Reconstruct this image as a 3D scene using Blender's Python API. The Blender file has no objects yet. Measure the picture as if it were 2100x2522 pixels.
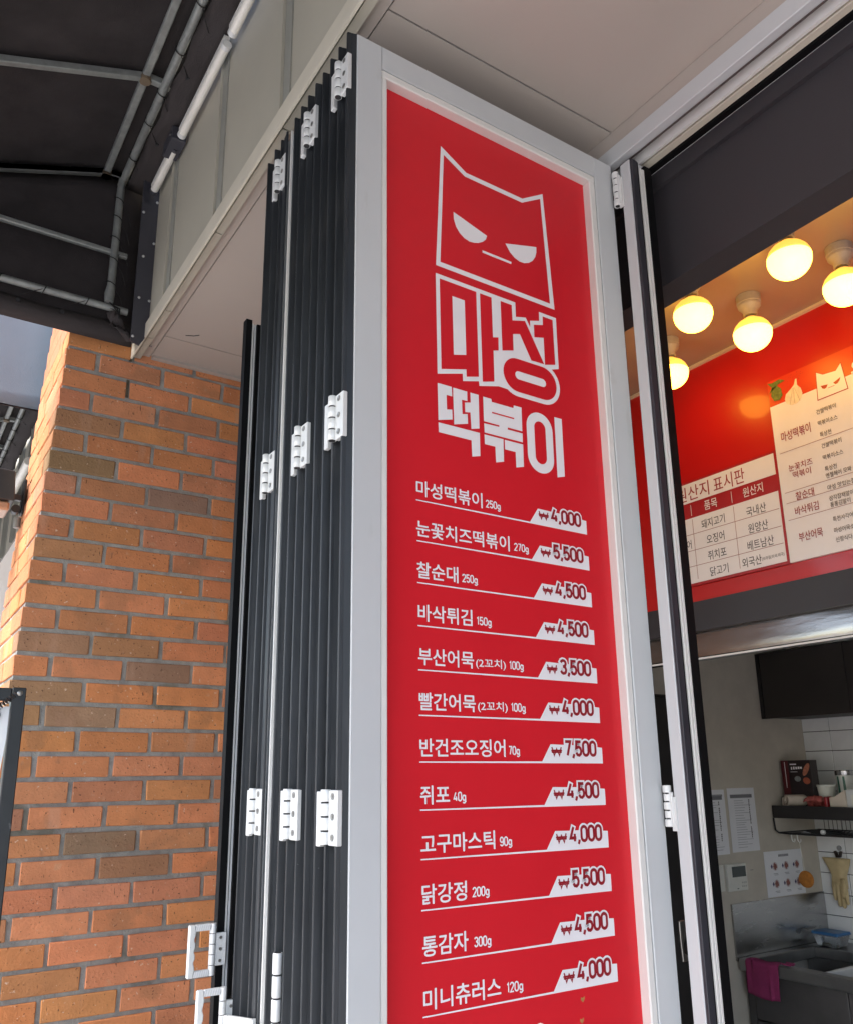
import bpy, bmesh, math, random
from mathutils import Vector, Matrix
random.seed(7)
S = bpy.context.scene
H = 1.70                                   # eye height; all coordinates below are given relative to eye level
# ------------------------------------------------------------------ camera
cam_d = bpy.data.cameras.new('camera'); cam = bpy.data.objects.new('camera', cam_d)
S.collection.objects.link(cam); S.camera = cam
cam_d.sensor_fit = 'HORIZONTAL'; cam_d.sensor_width = 36.0
cam_d.lens = 36.0*2055.77/2100.0; cam_d.shift_y = (1357.09-1261.0)/2100.0
cam_d.clip_start = 0.02; cam_d.clip_end = 500
pi_, ya_, ro_ = 0.263151, 0.583884, -0.013181
fw = Vector((math.sin(ya_)*math.cos(pi_), math.cos(ya_)*math.cos(pi_), math.sin(pi_)))
rt = Vector((math.cos(ya_), -math.sin(ya_), 0)); up = rt.cross(fw)
r2 = rt*math.cos(ro_)+up*math.sin(ro_); u2 = -rt*math.sin(ro_)+up*math.cos(ro_)
cam.matrix_world = Matrix(((r2.x,u2.x,-fw.x,0),(r2.y,u2.y,-fw.y,0),(r2.z,u2.z,-fw.z,H),(0,0,0,1)))
# ------------------------------------------------------------------ sky, sun, exposure
SUN_EL, SUN_AZ = math.radians(48), math.radians(264)     # azimuth clockwise from +Y
W = bpy.data.worlds.new('World'); S.world = W; W.use_nodes = True
nt = W.node_tree; bg = nt.nodes['Background']
sky = nt.nodes.new('ShaderNodeTexSky'); sky.sky_type = 'NISHITA'; sky.sun_disc = False
sky.sun_elevation = SUN_EL; sky.sun_rotation = SUN_AZ; sky.dust_density = 2.5; sky.air_density = 1.0
nt.links.new(sky.outputs[0], bg.inputs[0]); bg.inputs[1].default_value = 0.12
sd = bpy.data.lights.new('sun', 'SUN'); sd.energy = 1.5; sd.angle = math.radians(24); sd.color = (1, .97, .93)
sun = bpy.data.objects.new('sun', sd); S.collection.objects.link(sun)
sdir = Vector((math.sin(SUN_AZ)*math.cos(SUN_EL), math.cos(SUN_AZ)*math.cos(SUN_EL), math.sin(SUN_EL)))
sun.rotation_euler = sdir.to_track_quat('Z', 'Y').to_euler()
S.view_settings.view_transform = 'Standard'; S.view_settings.look = 'None'
S.view_settings.exposure = 2.2; S.view_settings.gamma = 1.0; S.view_settings.use_curve_mapping = False
S.render.engine = 'CYCLES'; S.cycles.max_bounces = 6; S.cycles.diffuse_bounces = 3; S.cycles.glossy_bounces = 3; S.cycles.transmission_bounces = 4
S.cycles.sample_clamp_indirect = 6; S.cycles.adaptive_threshold = .02; S.cycles.caustics_reflective = False; S.cycles.caustics_refractive = False

# ------------------------------------------------------------------ materials
MATS = {}
def pbr(name, col, rough=.5, metal=0., var=.10, vs=12., bump=0., bs=250., spec=.5, coat=0., stretch=None, spots=None, emit=None, es=0., trans=0., objcol=False, alpha=1., rvar=.08, streak=0.):
    if name in MATS: return MATS[name]
    m = bpy.data.materials.new(name); m.use_nodes = True; n = m.node_tree; b = n.nodes['Principled BSDF']; L = n.links.new
    tc = n.nodes.new('ShaderNodeTexCoord'); src = tc.outputs['Object']
    if objcol:                    # every brick samples its own piece of clay
        oi0 = n.nodes.new('ShaderNodeObjectInfo'); vm = n.nodes.new('ShaderNodeVectorMath'); vm.operation = 'MULTIPLY_ADD'
        L(oi0.outputs['Random'], vm.inputs[0]); vm.inputs[1].default_value = (37., 61., 23.); L(src, vm.inputs[2]); src = vm.outputs[0]
    base_co = src
    if stretch:
        mp = n.nodes.new('ShaderNodeMapping'); mp.inputs['Scale'].default_value = stretch; L(src, mp.inputs[0]); src = mp.outputs[0]
    nz = n.nodes.new('ShaderNodeTexNoise'); nz.inputs['Scale'].default_value = vs; nz.inputs['Detail'].default_value = 6; nz.inputs['Roughness'].default_value = .6
    L(src, nz.inputs['Vector'])
    mr = n.nodes.new('ShaderNodeMapRange'); mr.inputs['From Min'].default_value = .25; mr.inputs['From Max'].default_value = .75
    mr.inputs['To Min'].default_value = 1-var; mr.inputs['To Max'].default_value = 1+var; L(nz.outputs['Fac'], mr.inputs['Value'])
    mx = n.nodes.new('ShaderNodeMix'); mx.data_type = 'RGBA'; mx.blend_type = 'MULTIPLY'; mx.inputs[0].default_value = 1
    if objcol:
        oi = n.nodes.new('ShaderNodeObjectInfo'); L(oi.outputs['Color'], mx.inputs[6])
    else: mx.inputs[6].default_value = (*col, 1)
    L(mr.outputs[0], mx.inputs[7]); out = mx.outputs[2]
    for sp in (spots or []):      # (scale, threshold, colour, strength): specks, pits and stains with a shape of their own
        sc, th, sc_col, st = sp[:4]
        vn = n.nodes.new('ShaderNodeTexNoise'); vn.inputs['Scale'].default_value = sc; vn.inputs['Detail'].default_value = 2 if sc > 60 else 5
        if len(sp) > 4:
            m2 = n.nodes.new('ShaderNodeMapping'); m2.inputs['Scale'].default_value = sp[4]; m2.inputs['Location'].default_value = (sc*.37, 1.7, sc*.11); L(base_co, m2.inputs[0]); L(m2.outputs[0], vn.inputs['Vector'])
        else: L(base_co, vn.inputs['Vector'])
        r = n.nodes.new('ShaderNodeMapRange'); r.inputs['From Min'].default_value = th; r.inputs['From Max'].default_value = th+.06; r.inputs['To Max'].default_value = st; L(vn.outputs['Fac'], r.inputs['Value'])
        m3 = n.nodes.new('ShaderNodeMix'); m3.data_type = 'RGBA'; L(r.outputs[0], m3.inputs[0]); L(out, m3.inputs[6]); m3.inputs[7].default_value = (*sc_col, 1); out = m3.outputs[2]
    L(out, b.inputs['Base Color'])
    b.inputs['Metallic'].default_value = metal; b.inputs['Specular IOR Level'].default_value = spec
    rr = n.nodes.new('ShaderNodeMapRange'); rr.inputs['To Min'].default_value = max(.02, rough-rvar); rr.inputs['To Max'].default_value = min(1, rough+rvar); L(nz.outputs['Fac'], rr.inputs['Value']); L(rr.outputs[0], b.inputs['Roughness'])
    if coat: b.inputs['Coat Weight'].default_value = coat; b.inputs['Coat Roughness'].default_value = .08
    if trans: b.inputs['Transmission Weight'].default_value = trans
    if alpha < 1: b.inputs['Alpha'].default_value = alpha
    if emit: b.inputs['Emission Color'].default_value = (*emit, 1); b.inputs['Emission Strength'].default_value = es
    if bump:
        bn = n.nodes.new('ShaderNodeTexNoise'); bn.inputs['Scale'].default_value = bs; bn.inputs['Detail'].default_value = 5; L(src, bn.inputs['Vector'])
        bp = n.nodes.new('ShaderNodeBump'); bp.inputs['Strength'].default_value = bump; bp.inputs['Distance'].default_value = .004; L(bn.outputs['Fac'], bp.inputs['Height']); L(bp.outputs[0], b.inputs['Normal'])
    MATS[name] = m; return m

M_ALU   = pbr('white_aluminium', (.565,.585,.595), .36, 0, var=.04, vs=5, bump=.01, bs=60, spots=[(26,.70,(.46,.46,.45),.35,(1,1,.25)),(9,.68,(.50,.50,.485),.4)])
M_BEAD  = pbr('white_bead', (.74,.73,.70), .35, 0, var=.04)
M_RUB   = pbr('black_rubber', (.024,.027,.031), .43, 0, var=.35, vs=9, stretch=(6,6,.7), bump=.06, bs=90, spec=.42, rvar=.14, spots=[(3.5,.62,(.05,.05,.052),.5,(7,7,1)),(160,.78,(.25,.25,.25),.6)])
M_GASK  = pbr('black_gasket', (.004,.004,.0045), .55, 0, var=.2, spec=.15)
M_GASKG = pbr('grey_gasket', (.030,.030,.038), .5, 0, var=.2, stretch=(6,6,.7))
M_HINGE = pbr('white_hinge', (.72,.73,.72), .32, .1, var=.06, spots=[(60,.70,(.35,.33,.30),.45),(200,.70,(.40,.38,.35),.4)])
M_DARK  = pbr('dark_slot', (.02,.02,.022), .7)
M_SCREW = pbr('screw_steel', (.35,.34,.32), .35, .9)
M_RED   = pbr('sign_red', (.66,.013,.024), .42, 0, var=.05, vs=3, bump=.012, bs=30, spec=.35, spots=[(70,.76,(.62,.10,.10),.35)])
M_PRINT = pbr('sign_white_print', (.86,.85,.87), .4, var=.02)
M_DRED  = pbr('sign_dark_red', (.29,.008,.018), .4, var=.03)
M_BRICK = pbr('brick_clay', (1,1,1), .82, 0, var=.16, vs=16, bump=.45, bs=150, objcol=True, spec=.25,
              spots=[(6,.60,(.30,.16,.085),.40),(150,.665,(.085,.04,.025),.9),(95,.695,(.72,.55,.42),.9),(55,.695,(.09,.04,.02),.9,(2.6,2.6,.5)),(28,.68,(.62,.36,.22),.5),(14,.66,(.34,.17,.10),.45),(2.2,.64,(.58,.37,.26),.35,(4,4,.6))])
M_MORT  = pbr('mortar', (.35,.355,.335), .93, 0, var=.30, vs=28, bump=.7, bs=230, spots=[(6,.62,(.10,.105,.06),.55),(9,.64,(.36,.37,.37),.55),(3.2,.66,(.06,.055,.04),.6)])
M_SOFF  = pbr('soffit_paint', (.46,.41,.365), .5, 0, var=.05, vs=1.5, spots=[(1.3,.62,(.40,.335,.305),.45)])
M_SOFT  = pbr('soffit_trim_paint', (.60,.56,.46), .5, 0, var=.05, spots=[(8,.66,(.22,.19,.12),.5,(1,.3,1))])
M_FASC  = pbr('fascia_steel', (.45,.425,.35), .48, 0, var=.07, vs=4, spots=[(5,.64,(.33,.30,.235),.4,(1,1,.25)),(22,.70,(.30,.27,.21),.35,(1,1,.12))])
M_FRIB  = pbr('fascia_rib_shade', (.30,.30,.265), .45, 0, var=.08)  # fascia steel darkened, shade of the gap along each rib put into the colour
M_FLASH = pbr('dark_flashing', (.055,.055,.068), .42, .2, var=.12, vs=5, spots=[(7,.68,(.10,.10,.11),.5)])
M_CANV  = pbr('black_canvas', (.034,.030,.031), .9, 0, var=.38, vs=7, bump=.35, bs=420, spec=.2)
M_CANV2 = pbr('black_canvas_hem', (.042,.036,.036), .8, 0, var=.2, vs=7, bump=.35, bs=300, spec=.3)
M_CANVO = pbr('canvas_sky_sheen', (.20,.25,.305), .85, 0, var=.08, vs=3, bump=.2, bs=300, spec=.2)  # dark awning cloth coloured blue-grey, sky sheen on its outer face painted in
M_GALV  = pbr('galvanised_tube', (.255,.27,.262), .45, .35, var=.25, vs=30, spots=[(18,.70,(.14,.10,.07),.5)])
M_CORD  = pbr('black_cord', (.012,.012,.012), .7)
M_TUBE  = pbr('fluorescent_tube', (.80,.78,.72), .35)
M_BULK  = pbr('bulkhead_dark', (.037,.034,.039), .55, 0, var=.10, vs=3, bump=.1, bs=500)
M_CEIL  = pbr('shop_ceiling', (.36,.25,.165), .24, 0, var=.03, rvar=.02)
M_REDW  = pbr('red_wall_gloss', (.50,.005,.004), .36, 0, var=.03, vs=2, bump=.03, bs=260, coat=.3, rvar=.015)
M_BAND  = pbr('dark_band', (.027,.024,.028), .45, var=.08)
M_BEIGE = pbr('beige_wall', (.53,.49,.42), .8, 0, var=.10, vs=9, bump=.08, bs=200, spots=[(3.4,.66,(.44,.405,.35),.4)])
M_STEEL = pbr('stainless', (.42,.42,.42), .26, 1., var=.12, vs=5, stretch=(1,1,6), bump=.02, bs=60)
M_GLOSS = pbr('polished_steel', (.33,.325,.305), .20, .9, var=.25, vs=5, bump=.35, bs=6, stretch=(1,.8,4), rvar=.07)
M_TILE  = pbr('white_tile', (.86,.88,.89), .16, 0, var=.04, bump=.03, bs=12)
M_GROUT = pbr('dark_grout', (.03,.03,.034), .9)
M_CAB   = pbr('black_cabinet', (.016,.014,.014), .5, var=.2)
M_PAPER = pbr('paper', (.76,.77,.80), .75, var=.03)
M_INK   = pbr('grey_ink', (.12,.12,.13), .8)
M_INKL  = pbr('pale_ink', (.36,.37,.40), .8)
M_PLAST = pbr('white_plastic', (.66,.66,.60), .4)
M_LCD   = pbr('lcd', (.03,.045,.045), .2)
M_GROUND= pbr('paving', (.39,.375,.36), .85, 0, var=.2, vs=3, bump=.3, bs=40)
M_FLOOR = pbr('kitchen_floor', (.14,.13,.12), .5)
M_PIPE  = pbr('banner_frame_black', (.030,.033,.036), .38, .3, var=.2, vs=14, spots=[(40,.69,(.22,.22,.22),.6),(9,.64,(.055,.06,.062),.7)])
M_BANNER= pbr('banner_white', (.86,.88,.90), .6, var=.03)

# ------------------------------------------------------------------ mesh helpers
class MB:
    def __init__(s): s.v=[]; s.f=[]
    def box(s,x0,x1,y0,y1,z0,z1):
        i=len(s.v); s.v+=[(x,y,z) for x in (x0,x1) for y in (y0,y1) for z in (z0,z1)]
        s.f+=[tuple(i+k for k in q) for q in ((0,1,3,2),(4,6,7,5),(0,4,5,1),(2,3,7,6),(0,2,6,4),(1,5,7,3))]; return s
    def prism(s,poly,ax,a,b):          # polygon in the two other axes, extruded along ax from a to b
        i=len(s.v); n=len(poly)
        for t in (a,b):
            for (p,q) in poly: s.v.append({'x':(t,p,q),'y':(p,t,q),'z':(p,q,t)}[ax])
        s.f.append(tuple(range(i,i+n))); s.f.append(tuple(range(i+2*n-1,i+n-1,-1)))
        for k in range(n): s.f.append((i+k,i+(k+1)%n,i+n+(k+1)%n,i+n+k))
        return s
    def flat(s,poly,ax,a):
        i=len(s.v)
        for (p,q) in poly: s.v.append({'x':(a,p,q),'y':(p,a,q),'z':(p,q,a)}[ax])
        s.f.append(tuple(range(i,i+len(poly)))); return s
    def tube(s,pts,r,n=12,cap=True):
        pts=[Vector(p) for p in pts]; rs=r if isinstance(r,(list,tuple)) else [r]*len(pts); rings=[]
        t0=(pts[1]-pts[0]).normalized(); ref=Vector((0,0,1)) if abs(t0.z)<.9 else Vector((1,0,0)); a=t0.cross(ref).normalized()
        for k,p in enumerate(pts):
            t=(pts[min(k+1,len(pts)-1)]-pts[max(k-1,0)]).normalized(); a=(a-t*a.dot(t)).normalized(); b=t.cross(a)
            i=len(s.v); rings.append(i)
            for j in range(n):
                w=2*math.pi*j/n; s.v.append(tuple(p+(a*math.cos(w)+b*math.sin(w))*rs[k]))
        for u,w in zip(rings,rings[1:]):
            for j in range(n): s.f.append((u+j,u+(j+1)%n,w+(j+1)%n,w+j))
        if cap: s.f.append(tuple(rings[0]+j for j in range(n-1,-1,-1))); s.f.append(tuple(rings[-1]+j for j in range(n)))
        return s
    def lathe(s,prof,c,n=24,ax='z'):    # prof = [(radius, height)]
        rings=[]
        for (r,h) in prof:
            i=len(s.v); rings.append(i)
            for j in range(n):
                w=2*math.pi*j/n; p,q=r*math.cos(w),r*math.sin(w)
                s.v.append({'z':(c[0]+p,c[1]+q,c[2]+h),'x':(c[0]+h,c[1]+p,c[2]+q),'y':(c[0]+p,c[1]+h,c[2]+q)}[ax])
        for u,w in zip(rings,rings[1:]):
            for j in range(n): s.f.append((u+j,u+(j+1)%n,w+(j+1)%n,w+j))
        s.f.append(tuple(rings[0]+j for j in range(n-1,-1,-1))); s.f.append(tuple(rings[-1]+j for j in range(n))); return s
    def grid(s,fn,nu,nv,two=False):
        i=len(s.v)
        for a in range(nu+1):
            for b in range(nv+1): s.v.append(tuple(fn(a/nu,b/nv)))
        for a in range(nu):
            for b in range(nv): k=i+a*(nv+1)+b; s.f.append((k,k+nv+1,k+nv+2,k+1))
        return s
OFF = {}
def place(o, parent):
    S.collection.objects.link(o)
    if parent is not None: o.parent = parent
def build(mb, name, mat, parent=None, bevel=0., smooth=False, seg=1, solid=0.):
    off = OFF.get(parent.name, (0,0,0)) if parent is not None else (0,0,0)
    me = bpy.data.meshes.new(name)
    me.from_pydata([(x-off[0],y-off[1],z+H-off[2]) for x,y,z in mb.v], [], mb.f); me.validate()
    bm = bmesh.new(); bm.from_mesh(me); bmesh.ops.recalc_face_normals(bm, faces=bm.faces)
    if bevel: bmesh.ops.bevel(bm, geom=[e for e in bm.edges if len(e.link_faces)==2 and e.calc_face_angle(0)>.5], offset=bevel, segments=seg, affect='EDGES', profile=.6)
    bm.to_mesh(me); bm.free()
    me.materials.append(mat)
    if smooth:
        for p in me.polygons: p.use_smooth = True
    o = bpy.data.objects.new(name, me); place(o, parent)
    OFF[o.name] = off
    if smooth and smooth != 'full':
        md = o.modifiers.new('e','EDGE_SPLIT'); md.split_angle = math.radians(40)
    if solid: md = o.modifiers.new('s','SOLIDIFY'); md.thickness = solid
    return o
def tag(o, label=None, cat=None, group=None, kind=None):
    if label: o['label']=label
    if cat: o['category']=cat
    if group: o['group']=group
    if kind: o['kind']=kind
    return o
def thing(name, label, cat, loc, group=None):
    o = bpy.data.objects.new(name, None); S.collection.objects.link(o); o.empty_display_size=.05
    w=(loc[0],loc[1],loc[2]+H); o.location=w; OFF[o.name]=w; return tag(o,label,cat,group)
def struct(o): return tag(o, kind='structure')
_tc = {}
def glyphs(txt):
    key=txt
    if key in _tc: return _tc[key]
    c = bpy.data.curves.new('t','FONT'); c.body = txt; c.resolution_u = 3; c.fill_mode='FRONT'
    o = bpy.data.objects.new('t',c); S.collection.objects.link(o)
    me = bpy.data.meshes.new_from_object(o)
    v=[(p.co.x,p.co.y) for p in me.vertices]; f=[tuple(p.vertices) for p in me.polygons]
    bpy.data.objects.remove(o); bpy.data.curves.remove(c); bpy.data.meshes.remove(me)
    _tc[key]=(v,f); return v,f
def put_text(mb, txt, u0, u1, w0, w1, ax, a, bold=.012):
    """letters of txt fitted into the box u0..u1 x w0..w1 on the plane ax=a; bold strokes come from overlaid copies"""
    v,f = glyphs(txt); xs_=[p[0] for p in v]; ys_=[p[1] for p in v]; x0,x1,y0,y1=min(xs_)-bold,max(xs_)+bold,min(ys_)-bold,max(ys_)+bold
    sh=[(0,0)] if bold<=0 else [(0,0),(bold,0),(-bold,0),(0,bold),(0,-bold),(bold*.7,bold*.7),(-bold*.7,-bold*.7),(bold*.7,-bold*.7),(-bold*.7,bold*.7)]
    for k,(dx,dy) in enumerate(sh):
        i=len(mb.v)
        for (x,y) in v:
            u=u0+(x+dx-x0)/(x1-x0)*(u1-u0); w=w0+(y+dy-y0)/(y1-y0)*(w1-w0)
            mb.v.append((u,a-k*4e-6,w) if ax=='y' else (a-k*4e-6,u,w))
        mb.f += [tuple(i+k2 for k2 in q) for q in f]
    return mb
def arc(cx,cy,rx,ry,a0,a1,n=7): return [(cx+rx*math.cos(math.radians(a0+(a1-a0)*i/n)),cy+ry*math.sin(math.radians(a0+(a1-a0)*i/n))) for i in range(n+1)]
SF={'0':(.44,[(arc(.5,.74,.5,.26,0,180)+arc(.5,.26,.5,.26,180,360),1)]),
 '1':(.26,[([(.1,.80),(.72,1),(.72,0)],0)]),
 '2':(.44,[(arc(.5,.74,.5,.26,175,-35)+[(0,0),(1,0)],0)]),
 '3':(.44,[(arc(.5,.77,.48,.23,165,-70)+[(.42,.535)],0),([(.42,.535)]+arc(.5,.27,.5,.27,75,-165),0)]),
 '4':(.47,[([(.55,1),(0,.24),(1,.24)],0),([(.74,.52),(.74,0)],0)]),
 '5':(.44,[([(.95,1),(.10,1),(.06,.54)]+arc(.5,.31,.5,.31,125,-160),0)]),
 '7':(.43,[([(0,1),(.95,1),(.35,0)],0)]),
 '9':(.44,[(arc(.5,.70,.5,.30,0,360,14)[:-1],1),([(1,.70),(1,.28)]+arc(.5,.27,.5,.27,0,-160),0)]),
 'g':(.40,[(arc(.5,.34,.5,.30,0,360,14)[:-1],1),([(1,.66),(1,-.06)]+arc(.5,-.06,.5,.20,0,-150),0)]),
 ',':(.10,[([(.8,.10),(.75,.0),(.0,-.20)],0)]),
 '₩':(1.0,[([(0,1),(.22,0),(.5,.80),(.78,0),(1,1)],0),([(-.08,.60),(1.08,.60)],0),([(-.04,.40),(1.04,.40)],0)])}
def stroke(mb,pts,w,closed,ax,a):
    P=[Vector(p) for p in pts]; n=len(P); L=[];R=[]
    for i in range(n):
        p=P[i]; d0=(p-P[i-1]).normalized() if (closed or i>0) else None; d1=(P[(i+1)%n]-p).normalized() if (closed or i<n-1) else None
        d0=d0 or d1; d1=d1 or d0; n0=Vector((-d0.y,d0.x)); n1=Vector((-d1.y,d1.x)); m=(n0+n1)
        m=m.normalized() if m.length>1e-6 else n0; k=min(1.9,1/max(.3,m.dot(n0))); L.append(p+m*k*w/2); R.append(p-m*k*w/2)
    i=len(mb.v)
    for l,r in zip(L,R):
        for q in (l,r): mb.v.append((q.x,a,q.y) if ax=='y' else (a,q.x,q.y))
    for k in range(n if closed else n-1):
        j=(k+1)%n; mb.f.append((i+2*k,i+2*k+1,i+2*j+1,i+2*j))
def figures(mb,txt,u0,u1,z0,z1,ax,a,t,halo=0.,ext=0.):
    """condensed sans figures: z0 baseline, z1 cap height, t stroke width"""
    gap=.17; tot=sum(SF[c][0] for c in txt)+gap*(len(txt)-1); hh=z1-z0
    k=(u1-u0-t)/tot; x=u0+t/2; d=0
    for c in txt:
        wd,ss=SF[c]
        for pts,cl in ss:
            pp=[(x+p*wd*k,z0+t/2+q*(hh-t)) for p,q in pts]
            if halo and not cl and len(pp)>1:                 # run the halo a little past open ends
                s=(Vector(pp[0])-Vector(pp[1])).normalized()*halo/2; e=(Vector(pp[-1])-Vector(pp[-2])).normalized()*halo/2
                pp=[tuple(Vector(pp[0])+s)]+pp[1:-1]+[tuple(Vector(pp[-1])+e)]
            stroke(mb,pp,t+halo,cl,ax,a-d*1e-5); d+=1
        x+=(wd+gap)*k
    return mb
# ================================================================== ground and shell of the building
YB = 2.52                                  # face of the brick pier
struct(build(MB().box(-60,60,-60,60,-1.90,-1.70), 'pavement', M_GROUND))
struct(build(MB().box(1.30,4.6,-3.5,3.0,-1.698,-1.66), 'kitchen_floor', M_FLOOR))
struct(build(MB().box(1.20,4.6,2.80,2.90,-1.66,1.6), 'kitchen_side_wall', M_BEIGE))
struct(build(MB().box(1.20,4.6,-3.5,-3.4,-1.66,1.6), 'kitchen_near_wall', M_BEIGE))
shop = thing('shop_front', 'beige steel clad shop front with soffit, white top track and dark bulkhead', 'building', (.9,1.0,-1.7))
# fascia: flat steel panels between standing ribs
ribs = [-3.2,-2.79,-2.38,-1.97,-1.55,-1.13,-.71,-.29,.12,.53,.94,1.36,1.765,2.185]
edges = [-3.5]+ribs+[2.366]
for a,b in zip(edges,edges[1:]):
    build(MB().box(.556,.575,a+.002,b-.002,1.30,2.6), 'fascia_panel', M_FASC, shop)
for y in ribs:
    fr_=build(MB().box(.5525,.5558,y-.036,y-.0025,1.31,2.6), 'fascia_rib', M_FRIB, shop); build(MB().box(.546,.5558,y-.002,y+.0012,1.31,2.6), 'rib_edge', M_FASC, fr_)
build(MB().box(.556,.575,2.368,2.515,1.30,2.6), 'fascia_panel', M_FASC, shop)
build(MB().prism([(.5465,1.292),(.5505,1.292),(.5535,1.312),(.5535,1.338),(.549,1.345),(.5455,1.340),(.5455,1.296)],'y',-3.5,2.515), 'drip_trim', M_SOFT, shop)
# soffit panels with joints
for (a,b) in ((-3.5,-1.67),(-1.666,-.33),(-.326,1.015),(1.019,2.36),(2.364,2.515)):
    build(MB().box(.6065,1.157,a,b,1.318,1.34), 'soffit_panel', M_SOFF, shop)
build(MB().box(.555,.603,-3.5,2.515,1.314,1.336), 'soffit_edge_strip', M_SOFF, shop)
build(MB().box(.61,1.15,2.500,2.5195,1.309,1.3175), 'soffit_wall_trim', M_SOFF, shop)
sc = MB()
for (x,y) in ((.578,.93),(.578,1.86),(.586,2.44),(.578,.32),(.578,-.3)):
    sc.lathe([(.0045,0),(.0045,-.001),(.003,-.0028),(.001,-.0034)],(x,y,1.3138),10)
build(sc,'soffit_screw',M_SCREW,shop,smooth=True)
# dark scratch on the soffit
build(MB().tube([(.660,2.325,1.3172),(.672,2.318,1.317),(.682,2.314,1.317),(.695,2.30,1.3172)],.0012,6),'scratch_mark',M_DARK,shop)
# top track of the folding doors
Y0,Y1=-3.5,2.515
build(MB().box(1.158,1.26,Y0,Y1,1.2815,1.345),'track_upper_trim',M_SOFF,shop)
build(MB().box(1.155,1.174,Y0,Y1,1.242,1.2815),'track_face',M_ALU,shop,bevel=.0015)
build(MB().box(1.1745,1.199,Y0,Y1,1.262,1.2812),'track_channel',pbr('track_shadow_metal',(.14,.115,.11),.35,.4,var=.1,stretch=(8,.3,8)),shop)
build(MB().box(1.181,1.184,Y0,Y1,1.252,1.262),'track_lip',M_ALU,shop)
build(MB().box(1.1995,1.206,Y0,Y1,1.238,1.2812),'track_lip',M_BEAD,shop)
build(MB().box(1.2065,1.213,Y0,Y1,1.246,1.2812),'track_channel',M_SOFF,shop)
build(MB().box(1.2135,1.2315,Y0,Y1,1.240,1.2812),'track_inner_face',M_SOFT,shop,bevel=.0015)
build(MB().box(1.232,1.2465,Y0,Y1,1.236,1.2812),'track_gasket',M_GASK,shop)
build(MB().box(1.247,1.2495,Y0,Y1,1.2375,1.2812),'track_lip',M_ALU,shop)
# bulkhead behind the track
build(MB().box(1.260,1.328,-3.4,2.79,.975,1.46),'bulkhead',M_BULK,shop)
build(MB().box(1.2497,1.2598,-3.4,2.515,1.20,1.46),'bulkhead_cap',M_BULK,shop)
# interior shell
struct(build(MB().box(1.328,2.098,-3.4,2.798,1.28,1.33),'shop_ceiling',M_CEIL))
struct(build(MB().box(2.10,2.16,-3.4,2.798,.511,1.33),'red_wall',M_REDW))
build(MB().box(2.088,2.10,-3.4,2.798,1.272,1.2798),'ceiling_trim',pbr('cream_trim',(.70,.55,.36),.4),shop)
struct(build(MB().box(2.16,4.32,-3.4,2.798,.62,.66),'kitchen_ceiling',pbr('kitchen_ceiling_paint',(.78,.77,.74),.8)))
build(MB().box(2.096,2.16,-3.4,2.797,.442,.5105),'dark_valance',M_BAND,shop)
build(MB().box(2.092,2.16,-3.4,2.797,.418,.4415),'dark_valance_lip',M_BAND,shop)
hood=MB()
prof=[(2.108,.4175),(2.1045,.395),(2.102,.372),(2.1005,.352),(2.102,.341),(2.110,.336),(2.16,.336),(2.16,.4175)]
hood.prism(prof,'y',-3.4,2.797)
build(hood,'hood_edge',M_GLOSS,shop,smooth=True)
build(MB().box(2.097,2.103,-3.4,2.797,.3325,.3375),'hood_lip',M_BEAD,shop)

# ================================================================== brick pier
pier = thing('brick_pier','orange brick pier with grey mortar between the two awnings','brick wall',(.55,2.75,-1.7))
LEAN=.0495
def xs(z): return .3585+LEAN*(z-1.2933)
def brick_mesh(L,D,h,seed):
    rnd=random.Random(seed); bm=bmesh.new(); bmesh.ops.create_cube(bm,size=1)
    for v in bm.verts: v.co=Vector((v.co.x*L,v.co.y*D,v.co.z*h))
    bmesh.ops.bevel(bm,geom=bm.edges[:],offset=.0022,segments=1,affect='EDGES')
    for v in bm.verts: v.co+=Vector([rnd.uniform(-1,1)*.0011 for _ in range(3)])
    me=bpy.data.meshes.new('brick'); bm.to_mesh(me); bm.free(); me.materials.append(M_BRICK); return me
bh=.0550; PITCH=.0676
VAR={}
def bmesh_for(L,D):
    k=(round(L,3),round(D,3))
    if k not in VAR: VAR[k]=[brick_mesh(L,D,bh,i+hash(k)%50) for i in range(6)]
    return random.choice(VAR[k])
BROWN={(4,0):.55,(5,0):.4,(6,0):.95,(7,2):1,(7,0):.45,(7,1):.3,(10,0):.45,(14,0):.7,(14,1):.45,(15,2):.9,(16,0):.8,(17,1):.85,(17,0):.7,(18,2):.25,(22,1):1.05,(23,2):.6,(21,0):.5,(25,0):.3,(2,0):.2,(12,1):.15,(27,1):.3,(9,2):.2}
def brick_col(t):
    o=Vector((.64,.258,.112)); b=Vector((.295,.195,.115)); c=o.lerp(b,min(1,t)); j=random.uniform(.88,1.12)
    return (c.x*j,c.y*j*random.uniform(.94,1.06),c.z*j*random.uniform(.88,1.2),1)
rest=MB()
off=OFF[pier.name]
def lay(cx,cy,cz,L,D,part,t):
    if part:
        o=bpy.data.objects.new('brick',bmesh_for(L,D)); place(o,pier)
        o.location=(cx-off[0]+random.uniform(-.0012,.0012),cy-off[1]+random.uniform(-.0018,.0010),cz+H-off[2]+random.uniform(-.001,.001))
        o.rotation_euler=(random.uniform(-.006,.006),random.uniform(-.008,.008),random.uniform(-.006,.006)); o.color=brick_col(t)
    else: rest.box(cx-L/2,cx+L/2,cy-D/2,cy+D/2,cz-bh/2,cz+bh/2)
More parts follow.
